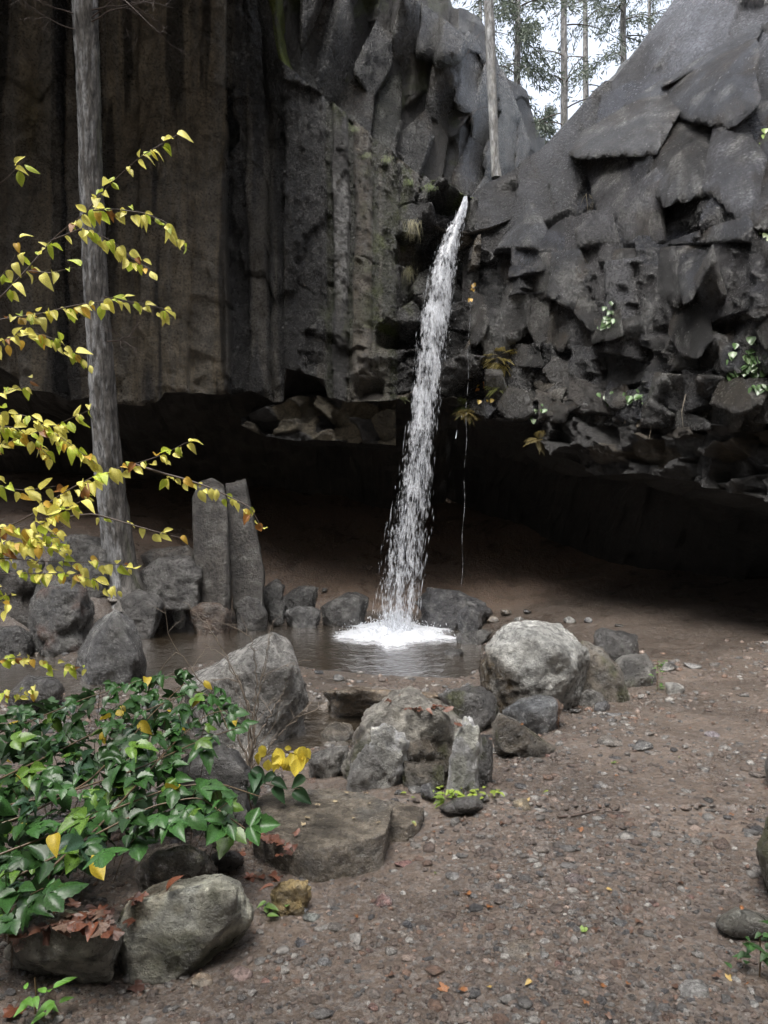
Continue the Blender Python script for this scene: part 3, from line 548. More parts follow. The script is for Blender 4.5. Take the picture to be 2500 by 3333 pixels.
def cliff_right():
    us = np.concatenate([np.arange(462, 800, 1.7), np.arange(800, 1500, 9)]); ts = np.linspace(0, 1, 340)
    top = interp(us, R_TOP); bot = interp(us, R_LIP); U = np.tile(us, (len(ts), 1)); V = top+(bot-top)*ts[:, None]
    D0 = interp(U, [(462, 14.2), (500, 13.8), (600, 12.0), (700, 10.0), (768, 9.0), (980, 7.3), (1500, 6.0)])
    lean = np.clip((250-V)/250, 0, 2); D = D0+lean**1.25*3.0
    q3 = np.stack([U/45, V/45, U*0], -1)
    Uw = U+4*fbm(q3*1.2, 2, 301)+.8*fbm(q3*6, 2, 311); Vw = V+4*fbm(q3*1.2, 2, 302)+.8*fbm(q3*6, 2, 312)
    big = sstep(-V, -260, -170)
    wx = (Uw+.2*Vw)/62; wy = (Vw+.5*Uw)/95
    wi, f1, f2, cx, cy = worley2(wx, wy, 303)
    ck = sstep(fbm(q3*1.7, 3, 344), -.15, .3)
    h = (rnd(wi, 3)-.5)*.36+((rnd(wi, 4)-.5)*(wx-cx)*1.3+(rnd(wi, 5)-.5)*(cy-wy)*1.0)-.07*ck*np.exp(-((f2-f1)/.03)**2)
    ids = wi % 100000
    T = np.array([DKG, GRY, BLU, (.075, .065, .052)])[(rnd(wi, 8)*3.99).astype(int)]*(.75+.5*rnd(wi, 9))[..., None]; W = .6+.35*rnd(wi, 10)
    sw = sstep(V, 250, 330)
    si, s1, s2, sx, sy = worley2((Uw+.12*Vw)/30, (Vw-.3*Uw)/52, 305); Sx = (Uw+.12*Vw)/30; Sy = (Vw-.3*Uw)/52
    lv = .25+.75*sw; h = h*(1-.5*sw)+lv*((rnd(si, 3)-.5)*.34+(rnd(si, 4)-.5)*(Sx-sx)*.9+(rnd(si, 5)-.5)*(sy-Sy)*.7-.05*ck*np.exp(-((s2-s1)/.04)**2))
    ids = np.where(V > 300, 200000+si % 100000, ids)
    T = np.where((V > 300)[..., None], np.array([DKG, GRY, BLK, (.085, .075, .06)])[(rnd(si, 8)*3.99).astype(int)]*(.8+.5*rnd(si, 9))[..., None], T)
    for k, (u0, u1, v0, v1, pr, c, we) in enumerate(R_PCS):
        sl = .06*(Vw-v0); ins = (Uw > u0-2) & (Uw < u1+2) & (Vw > v0+.25*(Uw-u0)*((k % 3)-1)) & (Vw < v1+.3*(Uw-u0)*((k+1) % 3-1))
        dm = np.minimum(np.minimum(Uw-u0, u1-Uw), np.minimum(Vw-v0, v1-Vw))
        h = np.where(ins, pr+.1*(Uw-(u0+u1)/2)/(u1-u0)*((k % 2)*2-1)-.15*ck*np.exp(-(np.clip(dm, 0, 99)/2)**2)+.08*fbm(q3*4, 2, 320+k), h)
        ids = np.where(ins, 400000+k, ids); T = np.where(ins[..., None], np.array(c), T); W = np.where(ins, we, W)
    # the smooth upper slope
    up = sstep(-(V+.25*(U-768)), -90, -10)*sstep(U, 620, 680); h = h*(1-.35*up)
    for ln, amt, fl in [([(586, 92), (612, 72), (651, 34)], .3, 9), ([(520, 226), (545, 222), (575, 200), (611, 166)], .3, 9), ([(691, 250), (720, 225), (745, 185), (752, 150), (790, 120)], .35, 11), ([(700, 62), (712, 72), (728, 80), (742, 82)], .35, 9), ([(560, 283), (600, 290)], .2, 10), ([(495, 180), (520, 172)], .3, 8), ([(655, 232), (712, 210)], .2, 9)]:
        h += below_line(Uw, Vw, ln, amt, fl)
    h -= .22*np.exp(-(((U-668)/14)**4+((V-135)/18)**4))+.15*np.exp(-(((U-700)/13)**2+((V-95)/14)**2))
    h += .06*fbm(q3, 3, 306)+.03*fbm(np.stack([U/12, V/12, U*0], -1), 4, 307)+.022*fbm(np.stack([U/3.5, V/3, U*0], -1), 3, 308)
    h *= .25+.75*sstep(np.linspace(0, 1, len(ts))[:, None]+0*U, .0, .07)
    inb = sstep(U, 476, 500)*sstep(-U, -800, -780); h = h*(1-.3*inb)-.03*inb
    st = fbm(np.stack([U/14, V/30, U*0], -1), 4, 309); br = sstep(fbm(q3*1.3, 4, 310), .05, .4)[..., None]
    T = T*(1+.5*st)[..., None]; T = T*(1-.3*br)+np.array([.085, .066, .045])*.3*br; T = T*.40*np.array([.95, 1, 1.14]); W = np.clip(W+.12, 0, 1)
    upc = up[..., None]*.6; T = T*(1-upc)+np.array([.20, .21, .24])*upc; W = np.clip(W+.25*up, 0, 1)  # pale bluish tint painted over the upper slope to suggest wet sky sheen
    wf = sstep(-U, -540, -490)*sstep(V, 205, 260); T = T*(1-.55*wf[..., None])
    pos = relief(U, V, D, h)
    par = empty('cliff_right', (0, 0, 0)); tag(par, 'wet dark blocky rock cliff leaning back, right of the waterfall', kind='structure')
    global RPAR; RPAR = par
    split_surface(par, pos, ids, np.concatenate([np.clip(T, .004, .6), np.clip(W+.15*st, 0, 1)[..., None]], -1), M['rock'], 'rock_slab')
    C = rim_rows(pos[-1], [(.06, .02), (.2, .05), (.5, .05), (1, .0), (2, -.1), (3.5, -.4), (5, -1), (6.4, -2), (7.4, -4.5)], 331, .25)
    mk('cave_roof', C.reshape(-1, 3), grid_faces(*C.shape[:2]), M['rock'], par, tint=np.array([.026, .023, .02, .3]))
    C = rim_rows(pos[0], [(.1, .02), (.3, .02), (.8, .0), (2, .1), (5, .3)], 332, .12)
    mk('rim_top', C.reshape(-1, 3), grid_faces(*C.shape[:2]), M['rock'], par, tint=np.array([.09, .09, .085, .6]))
    return pos
RIGHT = cliff_right()

# knobbly band of blocks hanging under the overhangs
def knob_band(name, label, u0, u1, toppts, botpts, Dpts, seed, cell, cols):
    us = np.arange(u0, u1+.1, 1.2); ts = np.linspace(0, 1, 60); U = np.tile(us, (60, 1)); top = interp(us, toppts); bot = interp(us, botpts); V = top+(bot-top)*ts[:, None]
    q3 = np.stack([U/20, V/20, U*0], -1)
    wx = U/cell+.5*fbm(q3, 3, seed); wy = V/(cell*.8)+.5*fbm(q3, 2, seed+1); wi, f1, f2, cx, cy = worley2(wx, wy, seed)
    h = (rnd(wi, 3)-.4)*.55-.05*np.exp(-((f2-f1)/.05)**2)+.07*fbm(q3*4, 3, seed+2)+((rnd(wi, 4)-.5)*(wx-cx)+(rnd(wi, 5)-.3)*(cy-wy))*.7
    T = np.array(cols)[(rnd(wi, 8)*(len(cols)-.01)).astype(int)]*(.6+.7*rnd(wi, 9))[..., None]
    pos = relief(U, V, interp(U, Dpts), h); par = empty(name, (0, 0, 0)); tag(par, label, kind='structure')
    split_surface(par, pos, wi % 100000, np.concatenate([T, np.full(U.shape+(1,), .35)], -1), M['rock'], 'rock_knob', 30)
    for row, st, sd_ in ((pos[-1], [(.08, .03), (.3, .08), (.8, .1), (2, .05)], 1), (pos[0], [(.1, .02), (.3, .1), (.8, .25)], 2)):
        C = rim_rows(row, st, seed+sd_, .06); mk('rock_back', C.reshape(-1, 3), grid_faces(*C.shape[:2]), M['rock'], par, tint=np.array([.03, .028, .025, .3]))
knob_band('rock_band_left', 'knobbly brown band of blocks under the left overhang', 240, 396, [(240, 416), (262, 412), (300, 396), (396, 398)], [(240, 424), (262, 436), (300, 442), (340, 441), (396, 446)], [(240, 14.7), (396, 14.5)], 401, 21, [(.16, .14, .1), (.19, .165, .12), GRY, DKG])
knob_band('rock_band_right', 'crumbly dark band of small blocks under the right overhang', 540, 860, [(540, 420), (600, 416), (860, 430)], [(540, 440), (560, 452), (570, 466), (592, 475), (640, 473), (692, 481), (768, 500), (860, 520)], [(540, 13.0), (600, 11.9), (700, 10.1), (768, 9.2), (860, 8.4)], 421, 24, [GRY, DKG, (.09, .075, .055), DKG])
# stream channel behind the spout, and the wooded plateau above
def plateau():
    us = np.linspace(-.4, 2.2, 30); yy = np.linspace(13.9, 24, 50); X, Y = np.meshgrid(us, yy); X = X+(Y-14)*.24+.9
    Z = 7.72+(Y-14)*.16+.1*fbm(np.stack([X, Y, X*0], -1)*2, 3, 501)+.35*(np.abs(X-1.6-(Y-14)*.3)/1.2)**2
    mk('stream_channel', np.stack([X, Y, Z], -1).reshape(-1, 3), grid_faces(*X.shape), M['rock'], tint=np.array([.08, .07, .055, .8]))
    tag(bpy.data.objects['stream_channel'], 'rocky stream bed above the waterfall lip', kind='structure')
    xx = np.linspace(-60, 60, 70); yy = np.linspace(19, 120, 60); X, Y = np.meshgrid(xx, yy)
    Z = 8.3+(Y-19)*.09+.3*np.clip(np.abs(X-4.5-(Y-19)*.2)-2, 0, 8)+.4*fbm(np.stack([X, Y, X*0], -1)*.2, 3, 502)
    o = mk('plateau_ground', np.stack([X, Y, Z], -1).reshape(-1, 3), grid_faces(*X.shape), M['ground'], tint=np.array([.05, .05, .03, 1]))
    tag(o, 'wooded ground above the cliffs', kind='structure')
plateau()

# ------------------------------------------------------------------ water
def pool():
    xx = np.linspace(-9, 3.2, 60); yy = np.linspace(5.2, 16.2, 60); X, Y = np.meshgrid(xx, yy)
    o = mk('water', np.stack([X, Y, X*0], -1).reshape(-1, 3), grid_faces(*X.shape), M['water']); tag(o, 'shallow brown pool and creek below the waterfall', kind='structure')
pool()
def octa_drops(n, pos, L, Wd, dirs):
    base = np.array([(0, 0, 1), (1, 0, 0), (0, 1, 0), (-1, 0, 0), (0, -1, 0), (0, 0, -1)], float)
    fc = np.array([(0, 1, 2), (0, 2, 3), (0, 3, 4), (0, 4, 1), (5, 2, 1), (5, 3, 2), (5, 4, 3), (5, 1, 4)])
    V = base[None]*np.stack([Wd, Wd, L], -1)[:, None]
    V[..., 0] += V[..., 2]*dirs[:, None, 0]; V[..., 1] += V[..., 2]*dirs[:, None, 1]
    V = V+pos[:, None]; Fc = fc[None]+(np.arange(n)*6)[:, None, None]
    return V.reshape(-1, 3), Fc.reshape(-1, 3)
def waterfall():
    d = np.array([(1006, 424, 4), (1000, 455, 10), (978, 505, 22), (957, 590, 34), (937, 700, 39), (927, 800, 37), (914, 900, 36), (904, 1000, 40), (890, 1100, 49), (871, 1200, 54), (860, 1300, 56), (855, 1375, 62)], float)*K
    Dk = [14.0, 13.95, 13.85, 13.7, 13.55, 13.4, 13.28, 13.15, 13.05, 12.95, 12.85, 12.8]
    root = empty('waterfall', P(384, 634, 12.8)); bl = Matrix.Translation(-Vector(root.location))
    tag(root, 'slanting white waterfall dropping from the cliff notch into the pool', 'waterfall')
    t0 = np.linspace(0, 1, len(d)); t = np.linspace(0, 1, 160)
    cu = np.interp(t, t0, d[:, 0]); cv = np.interp(t, t0, d[:, 1]); cw = np.interp(t, t0, d[:, 2]); cD = np.interp(t, t0, Dk)
    ker = np.ones(9)/9
    cu = np.convolve(np.pad(cu, 4, 'edge'), ker, 'valid')
    loc = np.array(root.location)
    for lay, (sc, dp, al) in enumerate([(1., -.22, 0), (.86, .0, .02), (1.06, .2, -.05)]):
        ww = np.linspace(-1, 1, 26); A, T_ = np.meshgrid(ww, np.arange(160))
        c = P(cu[T_], cv[T_], cD[T_]); wid = (cw*cD/F*sc*np.interp(t, [0, .4, 1], [.98, .92, .92]))[T_]
        wob = .05*fbm(np.stack([A*2, T_*.06, A*0+lay*9], -1), 3, 600+lay)
        pos = c.copy(); pos[..., 0] += A*wid*(1+wob*2); pos[..., 1] += dp*(1-A*A)*np.minimum(1, wid/.4)+wob
        ed = np.clip(1-np.abs(A)**3, 0, 1); tt = T_/159
        alpha = (.45+.06*ed+al+.15*sstep(-tt, -.20, -.05)-.04*sstep(tt, .3, .75))*sstep(ed, 0, .3)
        tint = np.stack([A*0+1, A*0+1, A*0+1, alpha], -1)
        o = mk('water_sheet', pos.reshape(-1, 3)-loc, grid_faces(*A.shape), M['fall'], root, tint=tint.reshape(-1, 4))
    n = 2600; rs = np.random.RandomState(3); tt = rs.uniform(.03, 1, n); k = tt*159; a_ = np.clip(rs.normal(0, .42, n), -.95, .95)
    pu = np.interp(k, np.arange(160), cu); pv = np.interp(k, np.arange(160), cv); pw = np.interp(k, np.arange(160), cw); pD = np.interp(k, np.arange(160), cD)
    c = P(pu, pv, pD); c[:, 0] += a_*pw*pD/F; c[:, 1] += rs.uniform(-.35, .35, n)*np.minimum(1, pw/14)
    L = rs.lognormal(-2.9, .6, n)*(.5+.8*tt); Wd = np.clip(rs.lognormal(-6.0, .4, n), .0015, .005)
    V, Fc = octa_drops(n, c-loc, L, Wd, np.stack([.12-.0*tt, -.05+0*tt], -1))
    o = mk('water_drops', V, Fc, M['drop'], root); o['kind'] = 'stuff'
    # foam where it lands
    r = np.linspace(0, 1, 60); th = np.linspace(0, 2*math.pi, 140); Rr, TH = np.meshgrid(r, th, indexing='ij')
    x = Rr*np.cos(TH)*1.75; y = Rr*np.sin(TH)*2.3
    q = np.stack([x, y, x*0], -1); rad = Rr*(1+.5*fbm(np.stack([np.cos(TH)*2, np.sin(TH)*2, Rr*1.5], -1), 4, 620))
    z = .012+.17*np.exp(-(rad/.36)**2)*.55*(1+1.3*fbm(q*7, 4, 621))+.015*fbm(q*9, 3, 622)*np.exp(-(rad/.8)**2)+.01
    al = .72*np.exp(-(rad/.42)**3)+.46*np.exp(-((rad-.4)/.42)**2); al = np.minimum(al, .8)*sstep(-rad, -1.02, -.75)
    c0 = P(392, 634, 12.8); pos = q+np.array([c0[0], c0[1], 0]); pos[..., 2] = z
    mk('foam', pos.reshape(-1, 3)-loc, grid_faces(60, 140), M['foam'], root, tint=np.stack([x*0+1, x*0+1, x*0+1, al], -1).reshape(-1, 4))
    n = 1500; rr = np.abs(rs.normal(0, .33, n)); tth = rs.uniform(0, 6.28, n)
    c = np.stack([c0[0]+rr*np.cos(tth)*1.3, c0[1]+rr*np.sin(tth)*1.2, np.abs(rs.normal(0, .16, n))*np.exp(-rr*1.5)+.03], -1)
    V, Fc = octa_drops(n, c-loc, rs.uniform(.006, .03, n), rs.uniform(.004, .012, n), rs.normal(0, .3, (n, 2)))
    o = mk('splash', V, Fc, M['drop'], root); o['kind'] = 'stuff'
    # thin dribble down the right wall
    t = np.linspace(0, 1, 40); dr = P(np.interp(t, [0, 1], [470, 461]), np.interp(t, [0, 1], [300, 600]), 13.4); dr[:, 0] += .02*np.sin(t*40)
    return root
def tube(pts, rad, seg=6):
    pts = np.asarray(pts, float); n = len(pts); rad = np.broadcast_to(rad, n); tg = np.gradient(pts, axis=0); tg /= np.linalg.norm(tg, axis=1, keepdims=True)+1e-9
    up = np.array([.3, .2, .93]); V = []
    for i in range(n):
        a_ = np.cross(tg[i], up); a_ /= np.linalg.norm(a_)+1e-9; b = np.cross(tg[i], a_)
        for k in range(seg):
            w_ = 2*math.pi*k/seg; V.append(pts[i]+(a_*math.cos(w_)+b*math.sin(w_))*rad[i])
    i = np.arange(n*seg).reshape(n, seg); j = np.roll(i, -1, 1)
    return np.array(V), np.stack([i[:-1], j[:-1], j[1:], i[1:]], -1).reshape(-1, 4)
def smooth_poly(pts, n):
    pts = np.asarray(pts, float); d = np.concatenate([[0], np.cumsum(np.linalg.norm(np.diff(pts, axis=0), axis=1))]); t = np.linspace(0, d[-1], n)
    q = np.stack([np.interp(t, d, pts[:, k]) for k in range(pts.shape[1])], -1)
    for _ in range(3):
        s_ = q.copy(); s_[1:-1] = (q[:-2]+2*q[1:-1]+q[2:])/4; q = s_
    return q
WF = waterfall()
V, Fc = tube(np.stack([P(np.interp(t, [0, 1], [470, 461]), 300+300*t, 13.45)+np.array([.015*math.sin(t*30), 0, 0]) for t in np.linspace(0, 1, 60)]), .0035, 5)
o = mk('water_trickle', V, Fc, M['fall'], tint=np.array([1, 1, 1, .49]), loc=P(461, 600, 13.45)); tag(o, 'thread of water falling just right of the main waterfall', 'water')

# ------------------------------------------------------------------ boulders
def ico(sub):
    bm = bmesh.new(); bmesh.ops.create_icosphere(bm, subdivisions=sub, radius=1); bm.verts.ensure_lookup_table()
    V = np.array([v.co[:] for v in bm.verts]); Fc = np.array([[v.index for v in f.verts] for f in bm.faces]); bm.free(); return V, Fc
ICO = {k: ico(k) for k in (1, 2, 3, 4, 5, 6)}
def hull_planes(pts):
    bm = bmesh.new()
    for p in pts: bm.verts.new(p)
    bmesh.ops.convex_hull(bm, input=list(bm.verts)); bmesh.ops.recalc_face_normals(bm, faces=bm.faces)
    c = np.mean(pts, 0); pl = []
    for f in bm.faces:
        n = np.array(f.normal[:]); d = n.dot(np.array(f.verts[0].co[:]))
        if f.calc_area() < 1e-7: continue
        if n.dot(c)-d > 0: n, d = -n, -d
        pl.append((*n, d))
    bm.free(); return np.array(pl)
def hull_rock(pts, sub=4, disp=.05, soft=140, seed=0, chunk=.03, facets=6):
    pts = np.asarray(pts, float); lo, hi = pts.min(0), pts.max(0); c = (lo+hi)/2*.5+pts.mean(0)*.5; s_ = np.maximum((hi-lo)/2, .01)
    pn = (pts-c)/s_; pl = hull_planes(pn); V, Fc = ICO[sub]; q = V
    r_s = np.random.RandomState(seed+4000)
    if facets:
        cut = r_s.normal(0, 1, (facets+22, 3)); cut /= np.linalg.norm(cut, axis=1, keepdims=True)
        k_ = np.concatenate([r_s.uniform(.84, .96, facets), r_s.uniform(.955, 1.0, 22)])
        pl = np.concatenate([pl, np.concatenate([cut, ((pn@cut.T).max(0)*k_)[:, None]], 1)])
    den = q@pl[:, :3].T; r = np.where(den > 1e-4, pl[:, 3][None]/np.maximum(den, 1e-4), 99)
    r0 = r.min(1); r = r0-np.log(np.exp(-soft*(r-r0[:, None])).sum(1))/soft
    size = float(np.mean(s_)); w3 = V*r[:, None]*s_
    g = w3/size
    n = fbm(g*1.6+seed*3.1, 5, seed); n2 = fbm(g*6+seed, 4, seed+50)
    # broken facets: stepped noise
    st = fbm(g*2.3+seed*1.7, 2, seed+90)*5; st = (np.floor(st)+sstep(st-np.floor(st), .75, 1.0))/5
    rg = 1-2*np.abs(fbm(g*3.2+seed*.7, 4, seed+130)); n3 = fbm(g*14+seed, 3, seed+60)
    rr = 1+disp*.75*n+disp*.5*n2+disp*.3*n3+chunk*st*2.6-disp*.5*np.clip(rg-.72, 0, 1)*3
    return c+V*s_*(r*rr)[:, None], Fc
ROCKS = []
def clip_poly(poly, n, d):
    out = []
    for k in range(len(poly)):
        a_, b = poly[k-1], poly[k]; da, db = a_@n-d, b@n-d
        if (da <= 0) != (db <= 0): out.append(a_+(b-a_)*da/(da-db))
        if db <= 0: out.append(b)
    return np.array(out)
def rock_blocks(parent, region, seeds, Dfun, M2, cols, seed, proud, tilt, sub=4, wet=.75, keep=.8, back=.9, shade=1.):
    rs = np.random.RandomState(seed); S = np.array(seeds, float); M2 = np.array(M2, float); Mi = np.linalg.inv(M2); Sm = S@M2.T
    for k in range(len(S)):
        poly = np.array(region, float)@M2.T
        for j in np.argsort(((Sm-Sm[k])**2).sum(1))[1:18]:
            n = Sm[j]-Sm[k]; d = n@(Sm[j]+Sm[k])/2; poly = clip_poly(poly, n, d)
            if len(poly) < 3: break
        if len(poly) < 3: continue
        poly = poly@Mi.T; c = poly.mean(0)
        if np.ptp(poly[:, 0]) < 7 or np.ptp(poly[:, 1]) < 7: continue
        poly = c+(poly-c)*np.array([rs.uniform(1.0, 1.35), rs.uniform(1.05, 1.6)])*rs.uniform(.9, 1.15); rg = np.array(region, float)
        if rs.rand() > keep: continue
        for j in range(len(rg)):
            e_ = rg[j]-rg[j-1]; n = np.array([e_[1], -e_[0]]); n = n/np.linalg.norm(n)
            if n@(rg.mean(0)-rg[j]) > 0: n = -n
            poly = clip_poly(poly, n, n@rg[j])
            if len(poly) < 3: break
        if len(poly) < 3: continue
        sz = math.sqrt(np.ptp(poly[:, 0])*np.ptp(poly[:, 1])); Dc = float(Dfun(c[0], c[1])); m = sz/F*Dc
        Db = np.array([float(Dfun(*q)) for q in poly]); rel = (poly-c)/sz
        g = rs.uniform(-1, 1, 2)*tilt; D = Db-rs.uniform(*proud)+(rel@g)*m
        fr = P(poly[:, 0], poly[:, 1], D); bk = P(poly[:, 0], poly[:, 1], Db+back)
        q = c+(poly-c)*rs.uniform(.55, .8); nose = P(q[:, 0], q[:, 1], np.array([float(Dfun(*z_)) for z_ in q])-np.mean(Db-D)+(((q-c)/sz)@g)*m-rs.uniform(.02, .12)*m)
        V, Fc = hull_rock(np.concatenate([fr, bk, nose]), sub if sz < 50 else sub+1, .03, 260, seed*100+k, .03, 0)
        ci = rs.randint(len(cols)); T = rock_tint(V, Fc, tuple(np.array(cols[ci])*shade*rs.uniform(.7, 1.25)), (.05, .04, .03), .34, wet, 0, k+seed, 1.6); T[:, :3] *= .8
        mk('rock_block', V, Fc, M['rock'], parent, tint=T)
def seeds_in(rs, n, box, mind, M2):
    out = []; M2 = np.array(M2, float); t = 0
    while len(out) < n and t < 20000:
        t += 1; q = np.array([rs.uniform(box[0], box[1]), rs.uniform(box[2], box[3])])
        if all(np.linalg.norm(M2@(q-o_)) > mind for o_ in out): out.append(q)
    return out
def cliff_blocks():
    rs = np.random.RandomState(12)
    def DR(u, v): return float(interp(u, [(462, 14.2), (500, 13.8), (600, 12.0), (700, 10.0), (768, 9.0), (980, 7.3)]))+max(0, min(2, (250-v)/250))**1.25*3.0
    A1 = [[1, .12], [-.1, .62]]
    sk = [np.array(q, float) for q in [(486, 192), (500, 178), (541, 152), (588, 98), (612, 76), (674, 0), (690, -22), (800, -100)]]
    low = [(470, 262), (812, 262), (812, 432), (470, 418)]
    s1 = seeds_in(rs, 46, (470, 812, 255, 378), 19, A1); s2 = seeds_in(rs, 80, (480, 812, 384, 428), 22, [[1, 0], [0, 1.1]])
    rock_blocks(RPAR, [(470, 255), (812, 240), (812, 375), (640, 372), (470, 366)], s1, DR, A1, [DKG, (.07, .066, .062), BLU, (.06, .052, .044), DKG], 5, (-.22, .26), .75, 4, .95, .85, shade=.40)
    rock_blocks(RPAR, [(484, 366), (640, 372), (812, 375), (812, 436), (484, 420)], s2, DR, [[1, 0], [0, 1.1]], [GRY, DKG, (.10, .088, .07), BLU, (.11, .105, .095)], 6, (-.15, .35), 1.0, 4, .75, .8, shade=.5)
    A2 = [[.8, .45], [-.35, .75]]
    s3 = seeds_in(rs, 36, (470, 830, -110, 262), 29, A2)
    rock_blocks(RPAR, [(480, 199), (500, 181), (545, 154), (592, 99), (676, 3), (700, -30), (812, -110), (812, 240), (470, 255), (474, 215)], s3, DR, A2, [BLU, GRY, (.085, .09, .10), DKG, (.10, .10, .108)], 7, (-.10, .2), .55, 4, 1.0, .9, shade=.6)
    def DU(u, v): return float(interp(u, [(262, 14.3), (300, 14.5), (350, 14.8), (400, 15.2), (465, 16.0), (500, 17.5), (540, 20)]))-1.6*max(0, min(1.2, (110-v)/270))**1.2*(1-float(sstep(np.array(u), 330, 470)))
    A3 = [[1, .1], [.12, .42]]; s4 = seeds_in(rs, 70, (285, 545, -60, 225), 22, A3)
    rock_blocks(UPAR, [(300, -60), (446, -60), (484, 16), (505, 72), (533, 96), (536, 128), (524, 178), (470, 214), (440, 207), (400, 186), (350, 146), (300, 106)], s4, DU, A3, [GRY, DKG, WB, DKG, (.05, .055, .03)], 8, (-.24, .12), .4, 4, .6, .8, 1.0, .27)
def rock_tint(V, Fc, c1, c2=None, amt=.4, wet=.5, moss=0, seed=0, scale=3., zone=None):
    nrm = np.zeros_like(V); fn = np.cross(V[Fc[:, 1]]-V[Fc[:, 0]], V[Fc[:, 2]]-V[Fc[:, 0]])
    for k in range(3): np.add.at(nrm, Fc[:, k], fn)
    nrm /= np.linalg.norm(nrm, axis=1, keepdims=True)+1e-12
    n = fbm(V*scale+seed, 4, seed+7); T = np.tile(np.array(c1)*1.45, (len(V), 1))*(1+.45*n)[:, None]
    if c2 is not None:
        m = sstep(n+amt-.5, -.12, .18)[:, None] if zone is None else zone(V)[:, None]; T = T*(1-m)+np.array(c2)*m
    n5 = fbm(V*scale*2.2+seed*5, 5, seed+27); pl_ = (sstep(n5, .08, .4)*.45)[:, None]; T = T*(1-pl_)+np.array([.26, .26, .245])*pl_; dk = (sstep(-n5, .12, .45)*.5)[:, None]; T = T*(1-dk)
    if moss:
        m = sstep(fbm(V*scale*1.7+seed*2, 4, seed+17)+moss-.5, -.1, .25)[:, None]*.85; T = T*(1-m)+np.array([.06, .065, .018])*m
    return np.concatenate([np.clip(T, .004, .6), np.clip(wet+.15+.25*n, 0, 1)[:, None]], 1)
def rock(name, label, outl, D=None, th=None, ridge=(), c1=GRY, c2=None, amt=.4, wet=.5, moss=0, sub=5, disp=.05, cat='rock', seed=None, soft=160, group=None, facets=3, front=.76, zone=None, mat='boulder', chunk=.03):
    seed = len(ROCKS)+1 if seed is None else seed; rs = np.random.RandomState(seed)
    o_ = np.array(outl, float)*K; ib = o_[:, 1].argmax(); wpx = np.ptp(o_[:, 0])
    if D is None:
        Db = float(hit(o_[ib, 0], o_[ib, 1])[0]); w_ = wpx/F*Db; th = .8*w_ if th is None else th; D = Db+th*.38
    else:
        w_ = wpx/F*D; th = .8*w_ if th is None else th
    c = o_.mean(0); pts = [P(o_[:, 0], o_[:, 1], D)]
    for sg in (-1, 1):
        sh = front+rs.uniform(-.1, .12, len(o_)); q = c+(o_-c)*sh[:, None]; pts.append(P(q[:, 0], q[:, 1], D+sg*th*.5*rs.uniform(.75, 1, len(o_))))
    for (u, v, dy) in ridge: pts.append(P(np.array([u*K]), np.array([v*K]), D+dy))
    pts = np.concatenate(pts); low = pts[pts[:, 2] < np.percentile(pts[:, 2], 45)].copy(); low[:, 2] = np.minimum(low[:, 2], np.maximum(zq(low[:, 0], low[:, 1])-.06, low[:, 2].min()-.22))
    cl = pts[:, :2].mean(0); low[:, :2] = cl+(low[:, :2]-cl)*.92
    pts = np.concatenate([pts, low])
    c1 = tuple(x*(.62 if D > 8.9 else 1.2) for x in c1)      # rocks farther off are toned darker, nearer ones lighter
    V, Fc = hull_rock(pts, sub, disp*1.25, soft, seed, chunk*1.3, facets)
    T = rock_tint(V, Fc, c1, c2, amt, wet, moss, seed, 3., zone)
    loc = np.array([V[:, 0].mean(), V[:, 1].mean(), V[:, 2].min()])
    ob = mk(name, V, Fc, M[mat], tint=T, loc=loc); tag(ob, label, cat, group); ROCKS.append((ob, V)); return ob
cliff_blocks()
for d_ in ROCK_LIST: rock(**d_)
# the flat stepping slab
def flat_slab(name, label, outl, z, thk, c1, seed, **kw):
    o_ = np.array(outl, float)*K; D = (EYE-z)*F/(o_[:, 1]-CY); top = P(o_[:, 0], o_[:, 1], D); bot = top.copy(); c = top.mean(0)
    mid = top.copy(); mid[:, :2] = c[:2]+(top[:, :2]-c[:2])*1.02; mid[:, 2] -= thk*.45
    bot[:, :2] = c[:2]+(top[:, :2]-c[:2])*.97; bot[:, 2] = np.minimum(z-thk, zq(bot[:, 0], bot[:, 1])-.05)
    V, Fc = hull_rock(np.concatenate([top, mid, bot]), 6, .022, 60, seed, .012, 0)
    T = rock_tint(V, Fc, c1, kw.get('c2'), .4, kw.get('wet', .5), kw.get('moss', 0), seed)
    ob = mk(name, V, Fc, M['boulder'], tint=T, loc=np.array([c[0], c[1], V[:, 2].min()])); tag(ob, label, 'slab'); ROCKS.append((ob, V)); return ob
flat_slab('stone_slab', 'wide flat brown slab like a step in front of the centre boulder', [(545,1725),(600,1702),(720,1700),(800,1712),(850,1740),(835,1795),(815,1805),(740,1818),(680,1834),(610,1815),(545,1790)], .665, .16, (.20,.172,.135), 71, wet=.7)
flat_slab('stone_slab', 'thin brown slab poking out right of the flat step', [(800,1730),(850,1726),(916,1745),(908,1768),(880,1785),(830,1780),(800,1760)], .60, .1, (.19,.16,.125), 72, wet=.6)

